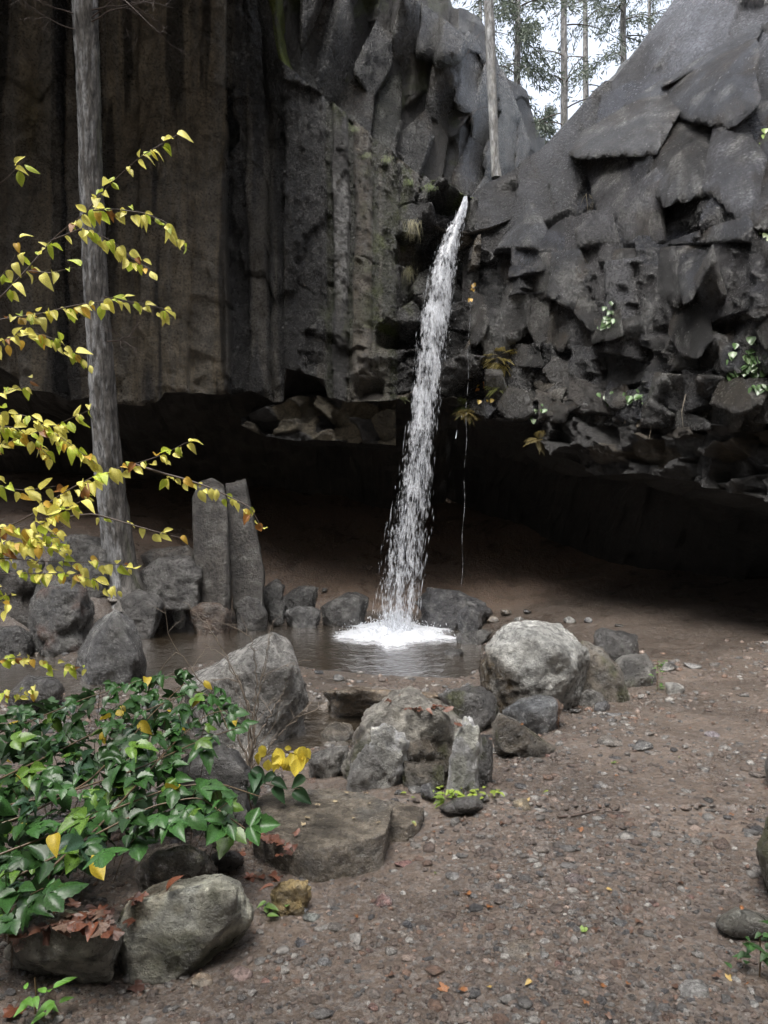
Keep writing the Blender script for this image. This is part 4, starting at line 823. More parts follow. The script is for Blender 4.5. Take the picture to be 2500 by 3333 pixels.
# ------------------------------------------------------------------ the tree on the left bank
def tree_trunk(name, label, pts, D, seed, tone, seg=56, rings=260, amp=.02, moss=0, tilt=0., slim=1.):
    d = np.array(pts, float); v = np.linspace(d[0, 1], d[-1, 1], rings); D = D-tilt*np.linspace(0, 1, rings); o_ = np.argsort(d[:, 1])
    u = np.interp(v, d[o_, 1], d[o_, 0]); w_ = np.interp(v, d[o_, 1], d[o_, 2]); c = P(u*K, v*K, D); rad = w_*K/F*D/2*slim
    ker = np.ones(15)/15; c[:, 0] = np.convolve(np.pad(c[:, 0], 7, 'reflect', reflect_type='odd'), ker, 'valid')
    th = np.linspace(0, 2*math.pi, seg, endpoint=False); TH, I = np.meshgrid(th, np.arange(rings))
    z = c[I, 2]; q = np.stack([np.cos(TH)*3, np.sin(TH)*3, z*1.2], -1)
    n = fbm(q*np.array([2.2, 2.2, 1.6])+seed, 4, seed); n2 = fbm(q*np.array([6, 6, 3.])+seed, 3, seed+1)
    r = rad[I]*(1+.10*fbm(q*.4, 2, seed+2))+amp*(1-2*np.abs(n))+amp*.5*n2
    pos = np.stack([c[I, 0]+r*np.cos(TH), c[I, 1]+r*np.sin(TH), z], -1)
    root = empty(name, c[0]); tag(root, label, 'tree')
    li = sstep(fbm(q*np.array([.9, .9, 1.6])+9, 5, seed+3, .65)-.3*np.cos(TH), -.05, .25)[..., None]; T = np.array(tone)*(1+.3*n[..., None]); T = T*(1-li)+np.array([.27, .275, .28])*li
    if moss: mm = sstep(fbm(q*.5+3, 3, seed+4)+.5*np.cos(TH-.3), .35, .7)[..., None]*moss; T = T*(1-mm)+np.array([.05, .06, .015])*mm
    i = np.arange(rings*seg).reshape(rings, seg); j = np.roll(i, -1, 1); Fc = np.stack([i[:-1], j[:-1], j[1:], i[1:]], -1).reshape(-1, 4)
    mk('trunk', pos.reshape(-1, 3)-c[0], Fc, M['bark'], root, tint=np.concatenate([T, np.ones(T.shape[:2]+(1,))], -1).reshape(-1, 4))
    return root, c, rad
TREE, TC, TR = tree_trunk('tree', 'tall grey-barked tree leaning left in front of the cliff', [(280, 1312, 150), (274, 1290, 108), (266, 1258, 84), (260, 1225, 74), (250, 1140, 66), (238, 1040, 62), (224, 880, 58), (212, 700, 54), (204, 560, 52), (198, 400, 48), (192, 200, 47), (184, 30, 52), (180, -60, 54), (172, -420, 46), (168, -800, 36)], 12.9, 21, (.11, .104, .096), moss=.5, tilt=2.6, amp=.03, slim=.86)
def twig_spray(parent, start, direc, length, n, rad, seed, name='branch', mat='twig', side=.5, depth=2, droop=0.):
    rs = np.random.RandomState(seed); VV, FF, off = [], [], 0
    def grow(p, d, L_, r, lev):
        nonlocal off
        k = 9; pts = [p]; dd = np.array(d, float)
        for _ in range(k-1):
            dd = dd+rs.normal(0, .13, 3)+np.array([0, 0, -droop*.1]); dd /= np.linalg.norm(dd); pts.append(pts[-1]+dd*L_/(k-1))
        V, Fc = tube(pts, np.linspace(r, r*.3, k), 4); VV.append(V); FF.append(Fc+off); off += len(V)
        if lev > 0:
            for _ in range(n):
                i = rs.randint(2, k); nd = dd+rs.normal(0, side, 3); nd /= np.linalg.norm(nd); grow(pts[i], nd, L_*rs.uniform(.3, .6), r*.5, lev-1)
    grow(np.array(start, float), np.array(direc, float), length, rad, depth)
    return mk(name, np.concatenate(VV)-np.array(parent.location), np.concatenate(FF), M[mat], parent)
for k, (v, dx, L_, dz) in enumerate([(60, 1, 1.5, .0), (45, 1, 1.3, .3), (30, 1, 1.6, -.15), (70, -1, 1.0, .1), (40, -1, 1.2, .25), (10, -1, 1.4, .0), (5, 1, 1.6, -.3), (745, 1, 1.0, -.08), (640, 1, .7, -.4)]):
    i = int(np.argmin(np.abs(project(TC)[1]-v*K))); st_ = TC[i]+np.array([dx*TR[i]*.8, -.1, 0]); twig_spray(TREE, st_, (dx, -.25, dz), L_, 5, .012, 700+k)
def leaf_cloud(n, centers, spread, size, seed, cols, flat=.5):
    rs = np.random.RandomState(seed); ci = rs.randint(0, len(centers), n); c = np.array(centers)[ci]+rs.normal(0, 1, (n, 3))*np.array(spread)
    a_ = rs.normal(0, 1, (n, 3)); a_[:, 2] *= flat; a_ /= np.linalg.norm(a_, axis=1, keepdims=True); b = np.cross(a_, rs.normal(0, 1, (n, 3))); b /= np.linalg.norm(b, axis=1, keepdims=True)
    s_ = size*rs.uniform(.6, 1.4, n)[:, None]; V = np.stack([c-a_*s_, c+b*s_*.45, c+a_*s_, c-b*s_*.45], 1).reshape(-1, 3)
    T = np.array(cols)[rs.randint(0, len(cols), n)]*rs.uniform(.7, 1.3, (n, 1)); T = np.repeat(np.concatenate([T, np.ones((n, 1))], 1), 4, 0)
    return V, np.arange(n*4).reshape(n, 4), T
# crown of the leaning tree, above the picture, shades the wall
cc = [TC[-1]+np.array([RS.normal(0, 2.4), RS.normal(-.3, 1.6), RS.uniform(-1.5, 3)]) for _ in range(60)]
V, Fc, T = leaf_cloud(7000, cc, (.6, .6, .4), .07, 801, [(.06, .06, .015), (.1, .08, .02), (.05, .05, .02)])
mk('crown', V-np.array(TREE.location), Fc, M['foliage'], TREE, smooth=False, tint=T)

# slim dead trunk on the ledge above the spout
ST, SCc, SR = tree_trunk('slim_tree', 'slim pale trunk standing at the top of the waterfall notch', [(1072, 385, 22), (1068, 340, 18), (1063, 200, 19), (1058, 60, 20), (1052, -60, 19), (1046, -300, 14)], 15.6, 33, (.17, .165, .155), seg=16, rings=120, amp=.006)
for k, (v, dx) in enumerate([(150, 1), (110, 1), (230, -1), (60, -1)]):
    i = int(np.argmin(np.abs(project(SCc)[1]-v*K))); twig_spray(ST, SCc[i], (dx, .1, -.3), .7, 3, .008, 740+k, droop=1)
# far conifers in the notch, bark and foliage painted pale to suggest mist
def conifer(u, D, ztop, h, w_, seed, label, dens=1., low=.1):
    rs = np.random.RandomState(seed); x = (u-CX)/F*D; z0 = 8.2+(D-19)*.09; root = empty('conifer_tree', (x, D, z0)); tag(root, label, 'tree', None)
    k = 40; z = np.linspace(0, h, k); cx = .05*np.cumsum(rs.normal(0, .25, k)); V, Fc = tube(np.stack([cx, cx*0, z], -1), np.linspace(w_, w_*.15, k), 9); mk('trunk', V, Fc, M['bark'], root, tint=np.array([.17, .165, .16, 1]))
    VV, TT = [], []; nb = int(46*dens); bv, bf, off = [], [], 0
    for b in range(nb):
        t = rs.uniform(low, 1)**.9; zz = t*h; an = rs.uniform(0, 6.28); L_ = (1-t*.8)*h*.15*rs.uniform(.5, 1.2)
        m = 10; s_ = np.linspace(0, 1, m); pts = np.stack([np.cos(an)*L_*s_, np.sin(an)*L_*s_, zz+L_*(.15*s_-.55*s_**2)], -1)
        v_, f_ = tube(pts, np.linspace(.03, .006, m), 3); bv.append(v_); bf.append(f_+off); off += len(v_)
        n = int(150*dens*rs.uniform(.3, 1.3)); si = rs.uniform(.2, 1, n); c = np.stack([np.interp(si, s_, pts[:, q]) for q in range(3)], -1)+rs.normal(0, .13, (n, 3))+np.array([0, 0, -.08])
        d = rs.normal(0, .5, (n, 3))+np.array([math.cos(an)*.6, math.sin(an)*.6, -.5]); d /= np.linalg.norm(d, axis=1, keepdims=True); e_ = np.cross(d, rs.normal(0, 1, (n, 3))); e_ /= np.linalg.norm(e_, axis=1, keepdims=True)
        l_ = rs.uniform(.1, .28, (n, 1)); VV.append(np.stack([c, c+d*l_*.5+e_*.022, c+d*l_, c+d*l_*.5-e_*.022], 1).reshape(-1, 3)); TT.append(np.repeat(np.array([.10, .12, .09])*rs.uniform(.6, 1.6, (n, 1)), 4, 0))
    mk('branches', np.concatenate(bv), np.concatenate(bf), M['twig'], root)['kind'] = 'stuff'
    V = np.concatenate(VV); T = np.concatenate([np.concatenate(TT), np.ones((len(V), 1))], 1); o = mk('crown', V, np.arange(len(V)).reshape(-1, 4), M['foliage'], root, smooth=False, tint=T); return root
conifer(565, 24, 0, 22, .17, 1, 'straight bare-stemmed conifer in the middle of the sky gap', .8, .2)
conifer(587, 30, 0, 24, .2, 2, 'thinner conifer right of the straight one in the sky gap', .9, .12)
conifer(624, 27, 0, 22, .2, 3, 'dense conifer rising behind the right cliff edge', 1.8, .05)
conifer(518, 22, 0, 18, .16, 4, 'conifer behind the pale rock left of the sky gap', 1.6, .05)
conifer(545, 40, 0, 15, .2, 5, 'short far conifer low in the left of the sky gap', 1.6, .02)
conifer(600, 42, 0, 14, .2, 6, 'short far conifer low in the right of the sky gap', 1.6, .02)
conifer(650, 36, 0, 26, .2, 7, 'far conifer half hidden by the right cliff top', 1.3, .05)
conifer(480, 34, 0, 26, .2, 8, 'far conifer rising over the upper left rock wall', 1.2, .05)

# ------------------------------------------------------------------ leaves
def leaf_mesh(name, mat, wid=.55, droop=.35, fold=.18, serr=0, nseg=8, heart=0.):
    t = np.linspace(0, 1, nseg+1); w_ = wid/2*np.sin(np.pi*np.clip(t, 0, 1)**.8)**.8*(1-.15*t); w_[0] = .01; w_[-1] = .005
    if serr: w_[1:-1] *= 1+serr*(np.arange(1, nseg) % 2-.5)
    x = t*(1-.12*droop); z = -droop*t**2; rows = []
    for i in range(nseg+1):
        for k, a_ in enumerate((-1, -.5, 0, .5, 1)):
            rows.append((x[i]-abs(a_)*.04*(1 if 0 < i < nseg else 0), a_*w_[i], z[i]+abs(a_)*fold*w_[i]*2-.03*(k % 2)*(i % 2)))
    return mesh_data(name, np.array(rows), grid_faces(nseg+1, 5), mat)
def place_leaf(me, parent, pos, d, up, size, col, name='leaf', inv=None):
    d = Vector(d).normalized(); up = Vector(up); y = up.cross(d); y = y.normalized() if y.length > 1e-4 else Vector((0, 1, 0)); zz = d.cross(y)
    o = bpy.data.objects.new(name, me); COL.objects.link(o); m = Matrix((d, y, zz)).transposed().to_4x4()
    p = Vector(pos)
    if parent: o.parent = parent; p = p-Vector(PLOC.get(parent.name, (0, 0, 0)))
    o.matrix_local = Matrix.Translation(p) @ m @ Matrix.Scale(size, 4)
    o.color = (*col, 1); return o
PLOC = {}
YL = [leaf_mesh('leaf', M['leaf'], .66, dr, fo) for dr, fo in ((.2, .45), (.5, .3), (.8, .15), (.6, -.35), (-.2, .5))]
def ycol(rs):
    k = rs.rand()
    if k < .62: c = np.array([.86, .80, .20])*rs.uniform(.75, 1.12)
    elif k < .86: c = np.array([.46, .55, .06])*rs.uniform(.8, 1.2)
    elif k < .95: c = np.array([.68, .44, .07])*rs.uniform(.8, 1.1)
    else: c = np.array([.28, .12, .03])
    return tuple(float(x) for x in c)
def yellow_shrub():
    rs = np.random.RandomState(44); root = empty('yellow_shrub', (-2.35, 3.7, .55)); root.location.z = float(zq(-2.35, 3.7))-.02
    PLOC[root.name] = tuple(root.location)
    tag(root, 'leaning shrub with yellow autumn leaves reaching in from the left', 'shrub')
    base = np.array(root.location)
    stems = {}
    for k, (x_, zt_) in enumerate([(-2.35, 5.2), (-2.2, 3.4), (-2.5, 2.2)]):
        p = smooth_poly([base, base+np.array([.02*k, .1*k, (zt_-base[2])*.5]), (x_, 3.7+.1*k, zt_)], 24); V, Fc = tube(p, np.linspace(.032, .008, 24), 7); mk('stem', V-base, Fc, M['twig'], root); stems[k] = p
    S = np.concatenate(list(stems.values()))
    B = [  # photo polyline, distance, leaf spacing, leaf scale, leaf start
     ([(0,645),(60,580),(120,510),(185,460),(235,400),(300,340),(385,290)], 3.5, 17, 1, .12), ([(185,455),(250,452),(310,460),(355,478),(400,525)], 3.55, 10, .95, 0), ([(110,520),(180,492),(240,520),(290,562),(325,582)], 3.45, 11, 1, .25),
     ([(0,690),(80,680),(150,662),(220,650),(290,652),(375,672)], 3.6, 11, .95, .12), ([(0,738),(60,716),(120,732),(185,785)], 3.4, 9, .95, 0), ([(0,850),(40,838),(88,815)], 3.5, 14, .9, .3),
     ([(0,890),(60,898),(110,930),(160,965),(208,1002)], 3.3, 7, 1.0, 0), ([(0,965),(50,940),(95,930),(150,905),(198,884)], 3.35, 10, .95, 0), ([(0,920),(40,925),(80,960),(110,990)], 3.3, 8, 1, 0),
     ([(0,1146),(70,1112),(140,1062),(200,1030),(250,1012),(290,1003),(345,985),(405,955)], 3.2, 11, 1.15, .3), ([(290,1003),(350,1022),(400,1035),(450,1052),(500,1075),(540,1095),(566,1140)], 3.22, 13, .9, .2), ([(120,1120),(200,1110),(240,1120),(290,1135),(350,1152),(405,1165)], 3.5, 34, .9, .3),
     ([(0,1138),(50,1140),(100,1120),(150,1095),(190,1075)], 3.2, 9, 1.1, .1), ([(0,1170),(50,1165),(100,1175),(150,1185)], 3.4, 6, .9, 0), ([(0,1190),(40,1180),(90,1150),(130,1150)], 3.45, 6, .9, 0), ([(0,1205),(80,1212),(160,1214),(230,1218),(298,1222)], 3.4, 13, .9, .1),
     ([(0,1240),(90,1238),(160,1240),(220,1258),(255,1272)], 3.3, 9, .95, .3), ([(0,1262),(30,1285),(20,1310)], 3.2, 12, .9, 0), ([(0,1425),(60,1418),(120,1440),(180,1440)], 3.6, 8, .75, 0), ([(0,1490),(40,1502),(82,1482)], 3.5, 8, .75, 0), ([(0,1300),(25,1278)], 3.2, 8, .8, 0),
     ([(-30,420),(20,380),(52,345)], 3.6, 14, 1.0, .6), ([(0,600),(30,560),(45,520),(60,515)], 3.45, 16, 1.1, .2), ([(60,585),(110,590),(150,580),(175,575)], 3.5, 26, 1.1, .2), ([(0,1050),(50,1060),(90,1055),(120,1050)], 3.25, 16, 1.2, .2)]
    nl = 0
    for bi, (pl, D, sp, sc, s0) in enumerate(B):
        pl = np.array(pl, float); Ds = D+np.cumsum(rs.normal(0, .03, len(pl))); pts = P(pl[:, 0]*K, pl[:, 1]*K, Ds)
        if pl[0, 0] <= 0:
            q = pts[0]+np.array([-.35, .08, -.12]); i = np.argmin(((S-q)**2).sum(1)); pts = np.concatenate([[S[i]], [q*.5+S[i]*.5], pts]); ext = 2
        else: ext = 0
        sm = smooth_poly(pts, 60); V, Fc = tube(sm, np.linspace(.0065 if len(pl) > 5 else .0042, .0012, 60), 5)
        br = mk('branch', V-base, Fc, M['twig'], root); PLOC[br.name] = tuple(root.location)
        uu, vv = project(sm); inside = np.where(uu > -14)[0]; i0 = inside[0]+int(s0*(len(inside))) if len(inside) else 0
        acc = np.concatenate([[0], np.cumsum(np.hypot(np.diff(uu), np.diff(vv)))]); tot = acc[-1]-acc[min(i0, 59)]; n = max(2, int(tot/(sp*K)*1.4))
        for k in range(n):
            a_ = acc[i0]+tot*np.clip((k+rs.normal(.3, .9))/n, 0, 1); p = np.array([np.interp(a_, acc, sm[:, q]) for q in range(3)]); p2 = np.array([np.interp(a_+3, acc, sm[:, q]) for q in range(3)]); tg = p2-p+1e-6; tg /= np.linalg.norm(tg)
            sd_ = 1 if k % 2 else -1; dr = tg*.5+np.array([rs.normal(0, .3), rs.normal(-.1, .5), -.6+rs.normal(0, .5)]); up = np.array([rs.normal(0, .35)+.25*sd_, -.75+rs.normal(0, .35), .65])
            sz = .058*sc*rs.uniform(.55, 1.25)*D/3.4; place_leaf(YL[rs.randint(5)], br, p+dr*.008+rs.normal(0, .010, 3), dr, up, sz, ycol(rs)); nl += 1
    return root
yellow_shrub()

# bramble thicket: compound leaves of three leaflets
def tri_leaf(name, dr=.22, fo=.12, wd=.72):
    b = leaf_mesh('tmp', None, wd, dr, fo, .14, 10); V0 = np.array([v.co[:] for v in b.vertices]); F0 = np.array([list(p.vertices) for p in b.polygons])
    VV, FF = [], []
    for k, (an, sc, ox) in enumerate([(0, 1, .32), (1.15, .82, .16), (-1.15, .82, .16)]):
        c, s_ = math.cos(an), math.sin(an); v = V0*sc; v = v+0; x = v[:, 0]*c-v[:, 1]*s_+ox; y = v[:, 0]*s_+v[:, 1]*c; VV.append(np.stack([x, y, v[:, 2]+.02*k], -1)); FF.append(F0+k*len(V0))
    v, f = tube([(0, 0, 0), (.1, 0, .02), (.2, 0, .02), (.34, 0, 0)], .012, 4); FF.append(f+3*len(V0)); VV.append(v)
    return mesh_data(name, np.concatenate(VV), np.concatenate(FF), M['bramble'])
def bramble():
    rs = np.random.RandomState(5); root = empty('bramble', (-1.15, 3.2, float(zq(-1.15, 3.2)))); PLOC[root.name] = tuple(root.location); base = np.array(root.location)
    tag(root, 'glossy dark green bramble thicket with a few yellow leaves, lower left', 'bramble')
    me = [tri_leaf('leaf', *a_) for a_ in ((.22, .12, .72), (.5, .3, .66), (.05, .35, .78), (.35, -.2, .7))]
    poly = np.array([(-40,1545),(40,1525),(110,1505),(230,1472),(330,1462),(400,1442),(470,1478),(530,1530),(520,1565),(470,1590),(400,1640),(385,1690),(480,1712),(530,1760),(535,1815),(490,1790),(410,1755),(350,1790),(260,1830),(200,1850),(110,1890),(90,1960),(20,1990),(-40,1990)], float)
    px, py = [], []; n = 0
    # canes
    canes = [[(-60,1800),(60,1760),(190,1690),(260,1620),(330,1540),(400,1475)], [(-40,1700),(90,1640),(220,1575),(350,1520),(430,1488),(470,1520),(492,1575)], [(-40,1860),(120,1800),(240,1750),(370,1700),(470,1690),(560,1720)], [(20,1900),(120,1850),(230,1790),(330,1740),(430,1720),(530,1790)], [(-50,1600),(60,1560),(180,1510),(300,1470)], [(100,1880),(200,1800),(300,1690),(380,1600),(450,1540),(520,1530)], [(0,1740),(120,1720),(300,1660),(430,1600),(520,1570)]]
    def dep(v): return np.interp(v, [1440, 1560, 1720, 1880, 1990], [4.3, 3.7, 3.05, 2.65, 2.4])
    for c in canes:
        c = np.array(c, float); p = P(c[:, 0]*K, c[:, 1]*K, dep(c[:, 1])+.04); p0 = p[0].copy(); p0[2] = float(zq(p0[0], p0[1])); p = smooth_poly(np.concatenate([[p0], p]), 50); V, Fc = tube(p, np.linspace(.006, .0025, 50), 5); mk('cane', V-base, Fc, M['cane'], root)
    cnt = 0; tries = 0
    while cnt < 300 and tries < 6000:
        tries += 1; u, v = rs.uniform(-40, 560), rs.uniform(1440, 1990)
        if poly_sd(np.array([u]), np.array([v]), poly)[0] > 0: continue
        if cnt < 190 and px and min((a_-u)**2+((b-v)*1.3)**2 for a_, b in zip(px, py)) < 18**2*(.7 if tries > 2500 else 1): continue
        px.append(u); py.append(v); back = 0 if cnt < 190 else rs.uniform(.05, .35); D = dep(v)+back+rs.normal(0, .09); p = P(u*K, v*K, D)
        an = rs.uniform(-2.8, .8); dr = np.array([math.cos(an), math.sin(an)*.8-.2, rs.uniform(-.8, .3)]); up = np.array([rs.normal(0, .45), -.45+rs.normal(0, .4), 1]); sz = np.clip(rs.lognormal(-2.55, .28), .045, .115)*(.9 if v < 1560 else 1)
        k = rs.rand(); c = np.array([.030, .078, .020])*rs.uniform(.6, 1.5)
        if k > .93: c = np.array([.50, .38, .04])
        elif k > .8: c = np.array([.085, .16, .025])*rs.uniform(.8, 1.2)
        elif k > .74: c = np.array([.03, .065, .035])
        place_leaf(me[rs.randint(4)] if k <= .93 else YL[rs.randint(5)], root, p, dr, up, sz, tuple(c)); cnt += 1
    # a stalk under every leaf would hide: short side shoots carry them
    VV, FF, off = [], [], 0
    for u, v in list(zip(px, py))[:190:2]:
        D = dep(v); p = P(u*K, v*K, D); q = p+np.array([rs.normal(-.08, .06), .12, -.25]); V, Fc = tube(smooth_poly([q, (p+q)/2+np.array([0, 0, .05]), p], 8), .002, 4); VV.append(V); FF.append(Fc+off); off += len(V)
    ex = np.array([v_.co[:] for v_ in me[0].vertices]); ef = np.array([list(q.vertices) for q in me[0].polygons]); W_, X_, T_ = [], [], []
    for k in range(420):
        u, v = rs.uniform(-40, 560), rs.uniform(1450, 1960)
        if poly_sd(np.array([u]), np.array([v]), poly)[0] > -4: continue
        p = P(u*K, v*K, dep(v)+rs.uniform(.1, .5)); A_ = Matrix.Rotation(rs.uniform(0, 6.28), 3, 'Z'); A_ = Matrix.Rotation(rs.normal(-.2, .5), 3, 'X') @ Matrix.Rotation(rs.normal(0, .5), 3, 'Y') @ A_
        W_.append((ex*rs.uniform(.06, .11))@np.array(A_).T+p-base); X_.append(ef+len(ex)*len(X_)); T_.append(np.tile(np.array([*(np.array([.028, .07, .02])*rs.uniform(.6, 1.4)), 1]), (len(ex), 1)))
    mk('inner_leaves', np.concatenate(W_), np.concatenate(X_), M['foliage'], root, tint=np.concatenate(T_))['kind'] = 'stuff'
    mk('side_shoots', np.concatenate(VV)-base, np.concatenate(FF), M['cane'], root)['kind'] = 'stuff'
bramble()
# hanging spray of bright yellow leaves beside the flat slab
def yellow_spray():
    rs = np.random.RandomState(9); p0 = P(545*K, 1655*K, 3.75); root = empty('yellow_leaf_spray', P(560*K, 1720*K, 3.75)); PLOC[root.name] = tuple(root.location); base = np.array(root.location)
    tag(root, 'drooping bunch of bright yellow leaves with dark green leaves below', 'plant')
    root.location.z = float(zq(base[0], base[1])); PLOC[root.name] = tuple(root.location); base = np.array(root.location)
    for pl in ([(530,1700),(545,1650),(580,1625),(640,1625),(670,1640)], [(530,1700),(560,1690),(600,1700),(660,1705)], [(535,1720),(560,1640),(600,1610),(640,1640)]):
        pl = np.array(pl, float); p = P(pl[:, 0]*K, pl[:, 1]*K, 3.75); p = np.concatenate([[base], p]); V, Fc = tube(smooth_poly(p, 24), .0025, 4); mk('cane', V-base, Fc, M['cane'], root)
    for k in range(26):
        u, v = rs.uniform(560, 668), rs.uniform(1608, 1650); dr = np.array([rs.normal(0, .35), rs.normal(-.1, .3), -1]); place_leaf(YL[rs.randint(5)], root, P(u*K, v*K, 3.72+rs.normal(0, .04)), dr, (rs.normal(0, .3), -1, .3), rs.uniform(.055, .10), tuple(np.array([.84, .70, .11])*rs.uniform(.75, 1.1)))
    me = bpy.data.meshes['leaf.003'] if 'leaf.003' in bpy.data.meshes else YL[0]
    for k in range(9):
        u, v = rs.uniform(540, 680), rs.uniform(1660, 1712); place_leaf(YL[rs.randint(2)], root, P(u*K, v*K, 3.7+rs.normal(0, .04)), (rs.normal(0, .7), -.4, rs.normal(-.5, .3)), (rs.normal(0, .3), -.6, .9), rs.uniform(.09, .13), tuple(np.array([.035, .085, .035])*rs.uniform(.7, 1.3)))
yellow_spray()
# bare twiggy bush in front of the triangular boulder
def bare_bush(label, stems, D, seed, mat='twig', n=3, r=.006):
    q = np.array(stems[0][0], float); p = P(q[0]*K, q[1]*K, D); root = empty('bare_bush', (p[0], D, float(zq(p[0], D))-.02)); tag(root, label, 'bush'); base = np.array(root.location)
    for k, st_ in enumerate(stems):
        c = np.array(st_, float); pts = P(c[:, 0]*K, c[:, 1]*K, D+.02*k); pts = np.concatenate([[base], pts]); sm = smooth_poly(pts, 40); rs = np.random.RandomState(seed+k); sm[1:-1] += rs.normal(0, .006, (38, 3)); V, Fc = tube(sm, np.linspace(r, r*.22, 40), 4); mk('stem', V-base, Fc, M[mat], root)
        for j in range(n):
            i = rs.randint(14, 38); d = sm[i]-sm[i-1]; d /= np.linalg.norm(d); d = d+rs.normal(0, .6, 3); twig_spray(root, sm[i], d/np.linalg.norm(d), rs.uniform(.15, .4), 2, r*.4, seed*31+k*7+j, 'twig', mat, .6, 1)
    return root
bare_bush(r=.0085, mat='dry', label='thin bare twigs with red-brown stems in front of the triangular boulder', stems=[[(540,1640),(545,1560),(555,1480),(548,1400),(520,1330)], [(540,1640),(560,1580),(600,1520),(620,1470)], [(535,1640),(500,1560),(440,1480),(380,1400),(345,1450)], [(540,1640),(550,1560),(520,1480),(490,1420),(440,1390)], [(560,1640),(610,1580),(660,1535)], [(545,1640),(552,1540),(580,1400),(590,1340)], [(540,1640),(530,1500),(470,1380),(430,1330),(395,1300)]], D=4.6, seed=61)

# ------------------------------------------------------------------ plants on the rock
def fern(u, v, n, size, col, label, seed, spread=1.):
    rs = np.random.RandomState(seed); p = surf(u*K, v*K)+np.array([0, -.03, 0]); root = empty('fern', p); tag(root, label, 'fern', None)
    t = np.linspace(.08, 1, 16); VV, FF = [], []
    for i, a_ in enumerate(t):
        w_ = .32*math.sin(math.pi*min(1, a_*.9+.12))*(1.05-a_*.75); x = a_; z = -.35*a_**2
        for sg in (-1, 1):
            b = len(VV); VV += [(x, 0, z), (x+.03, sg*w_*.5, z+.012), (x+.07, sg*w_, z-.03), (x+.065, sg*w_*.45, z)]; FF.append([b, b+1, b+2, b+3])
    v_, f_ = tube([(0, 0, 0), (.3, 0, -.03), (.6, 0, -.126), (1, 0, -.35)], .008, 3); b = len(VV); VV += [tuple(q) for q in v_]; FF += [[int(k)+b for k in q] for q in f_]
    me = mesh_data('frond', np.array(VV), FF, M['fern'], smooth=False)
    for k in range(n):
        d = np.array([rs.normal(0, .8)*spread, -.7, rs.uniform(-.9, .5)]); o = place_leaf(me, root, np.array([0, 0, 0.]), d, (rs.normal(0, .2), -.35, 1), size*rs.uniform(.7, 1.1), tuple(np.array(col)*rs.uniform(.75, 1.25)), 'frond')
fern(1075, 775, 26, .44, (.30, .24, .05), 'golden fern tuft on the wet wall right of the fall', 1)
fern(1072, 838, 16, .38, (.20, .22, .05), 'yellow-green fern hanging below the golden tuft', 2)
fern(990, 955, 18, .36, (.22, .17, .05), 'brownish fern drooping under the overhang beside the fall', 3)
fern(1120, 960, 9, .4, (.20, .16, .06), 'small pale fern under the overhang, right of the drooping one', 4)
fern(985, 880, 10, .4, (.09, .11, .03), 'dark green fern close to the right side of the fall', 5)
fern(860, 850, 5, .26, (.07, .08, .025), 'small dark fern on the rock left of the fall', 6)
def ivy(u, v, n, su, sv, size, cols, label, seed, name='ivy_clump', cat='ivy'):
    rs = np.random.RandomState(seed); p0 = surf(u*K, v*K); root = empty(name, p0); tag(root, label, cat); me = leaf_mesh('leaf', M['bramble'], .85, .2, .1, 0, 4)
    for k in range(n):
        uu, vv = u+rs.normal(0, su), v+rs.normal(0, sv); p = surf(uu*K, vv*K); p = p0+np.clip(p-p0, -.35, .35)+np.array([0, -.04, 0]); place_leaf(me, root, p-p0, (rs.normal(0, .6), -.5, -.7), (rs.normal(0, .4), -.7, .8), size*rs.uniform(.7, 1.3), tuple(np.array(cols[rs.randint(len(cols))])*rs.uniform(.8, 1.2)))
IG = [(.10, .17, .07), (.14, .20, .10), (.07, .12, .05)]
ivy(1625, 790, 110, 24, 32, .13, IG, 'large ivy patch on the cliff at the right edge', 11)
ivy(1306, 690, 40, 7, 15, .11, IG, 'narrow ivy clump between two rock pillars on the right cliff', 12)
ivy(1345, 852, 40, 24, 8, .11, IG, 'low ivy garland above the right overhang lip', 13)
ivy(1155, 888, 10, 8, 6, .09, IG, 'tiny green tuft at the left end of the right overhang lip', 14)
ivy(1648, 290, 10, 8, 7, .10, [(.22, .32, .06)], 'bright green tuft high on the right cliff at the edge', 15, 'plant_tuft', 'plant')
ivy(1520, 350, 6, 7, 3, .07, [(.22, .32, .06)], 'small bright green sprig on the upper right cliff', 16, 'plant_tuft', 'plant')
ivy(1650, 500, 10, 8, 8, .09, [(.16, .2, .1)], 'greyish leaf tuft at the right edge above the ivy patch', 17, 'plant_tuft', 'plant')
ivy(1022, 640, 9, 4, 12, .09, [(.55, .33, .05), (.4, .25, .06)], 'few orange leaves hanging beside the top of the fall', 18, 'leaf_sprig', 'leaves')
ivy(1045, 850, 8, 8, 16, .09, [(.45, .18, .05), (.5, .35, .06)], 'reddish leaves on the wall under the golden fern', 19, 'leaf_sprig', 'leaves')
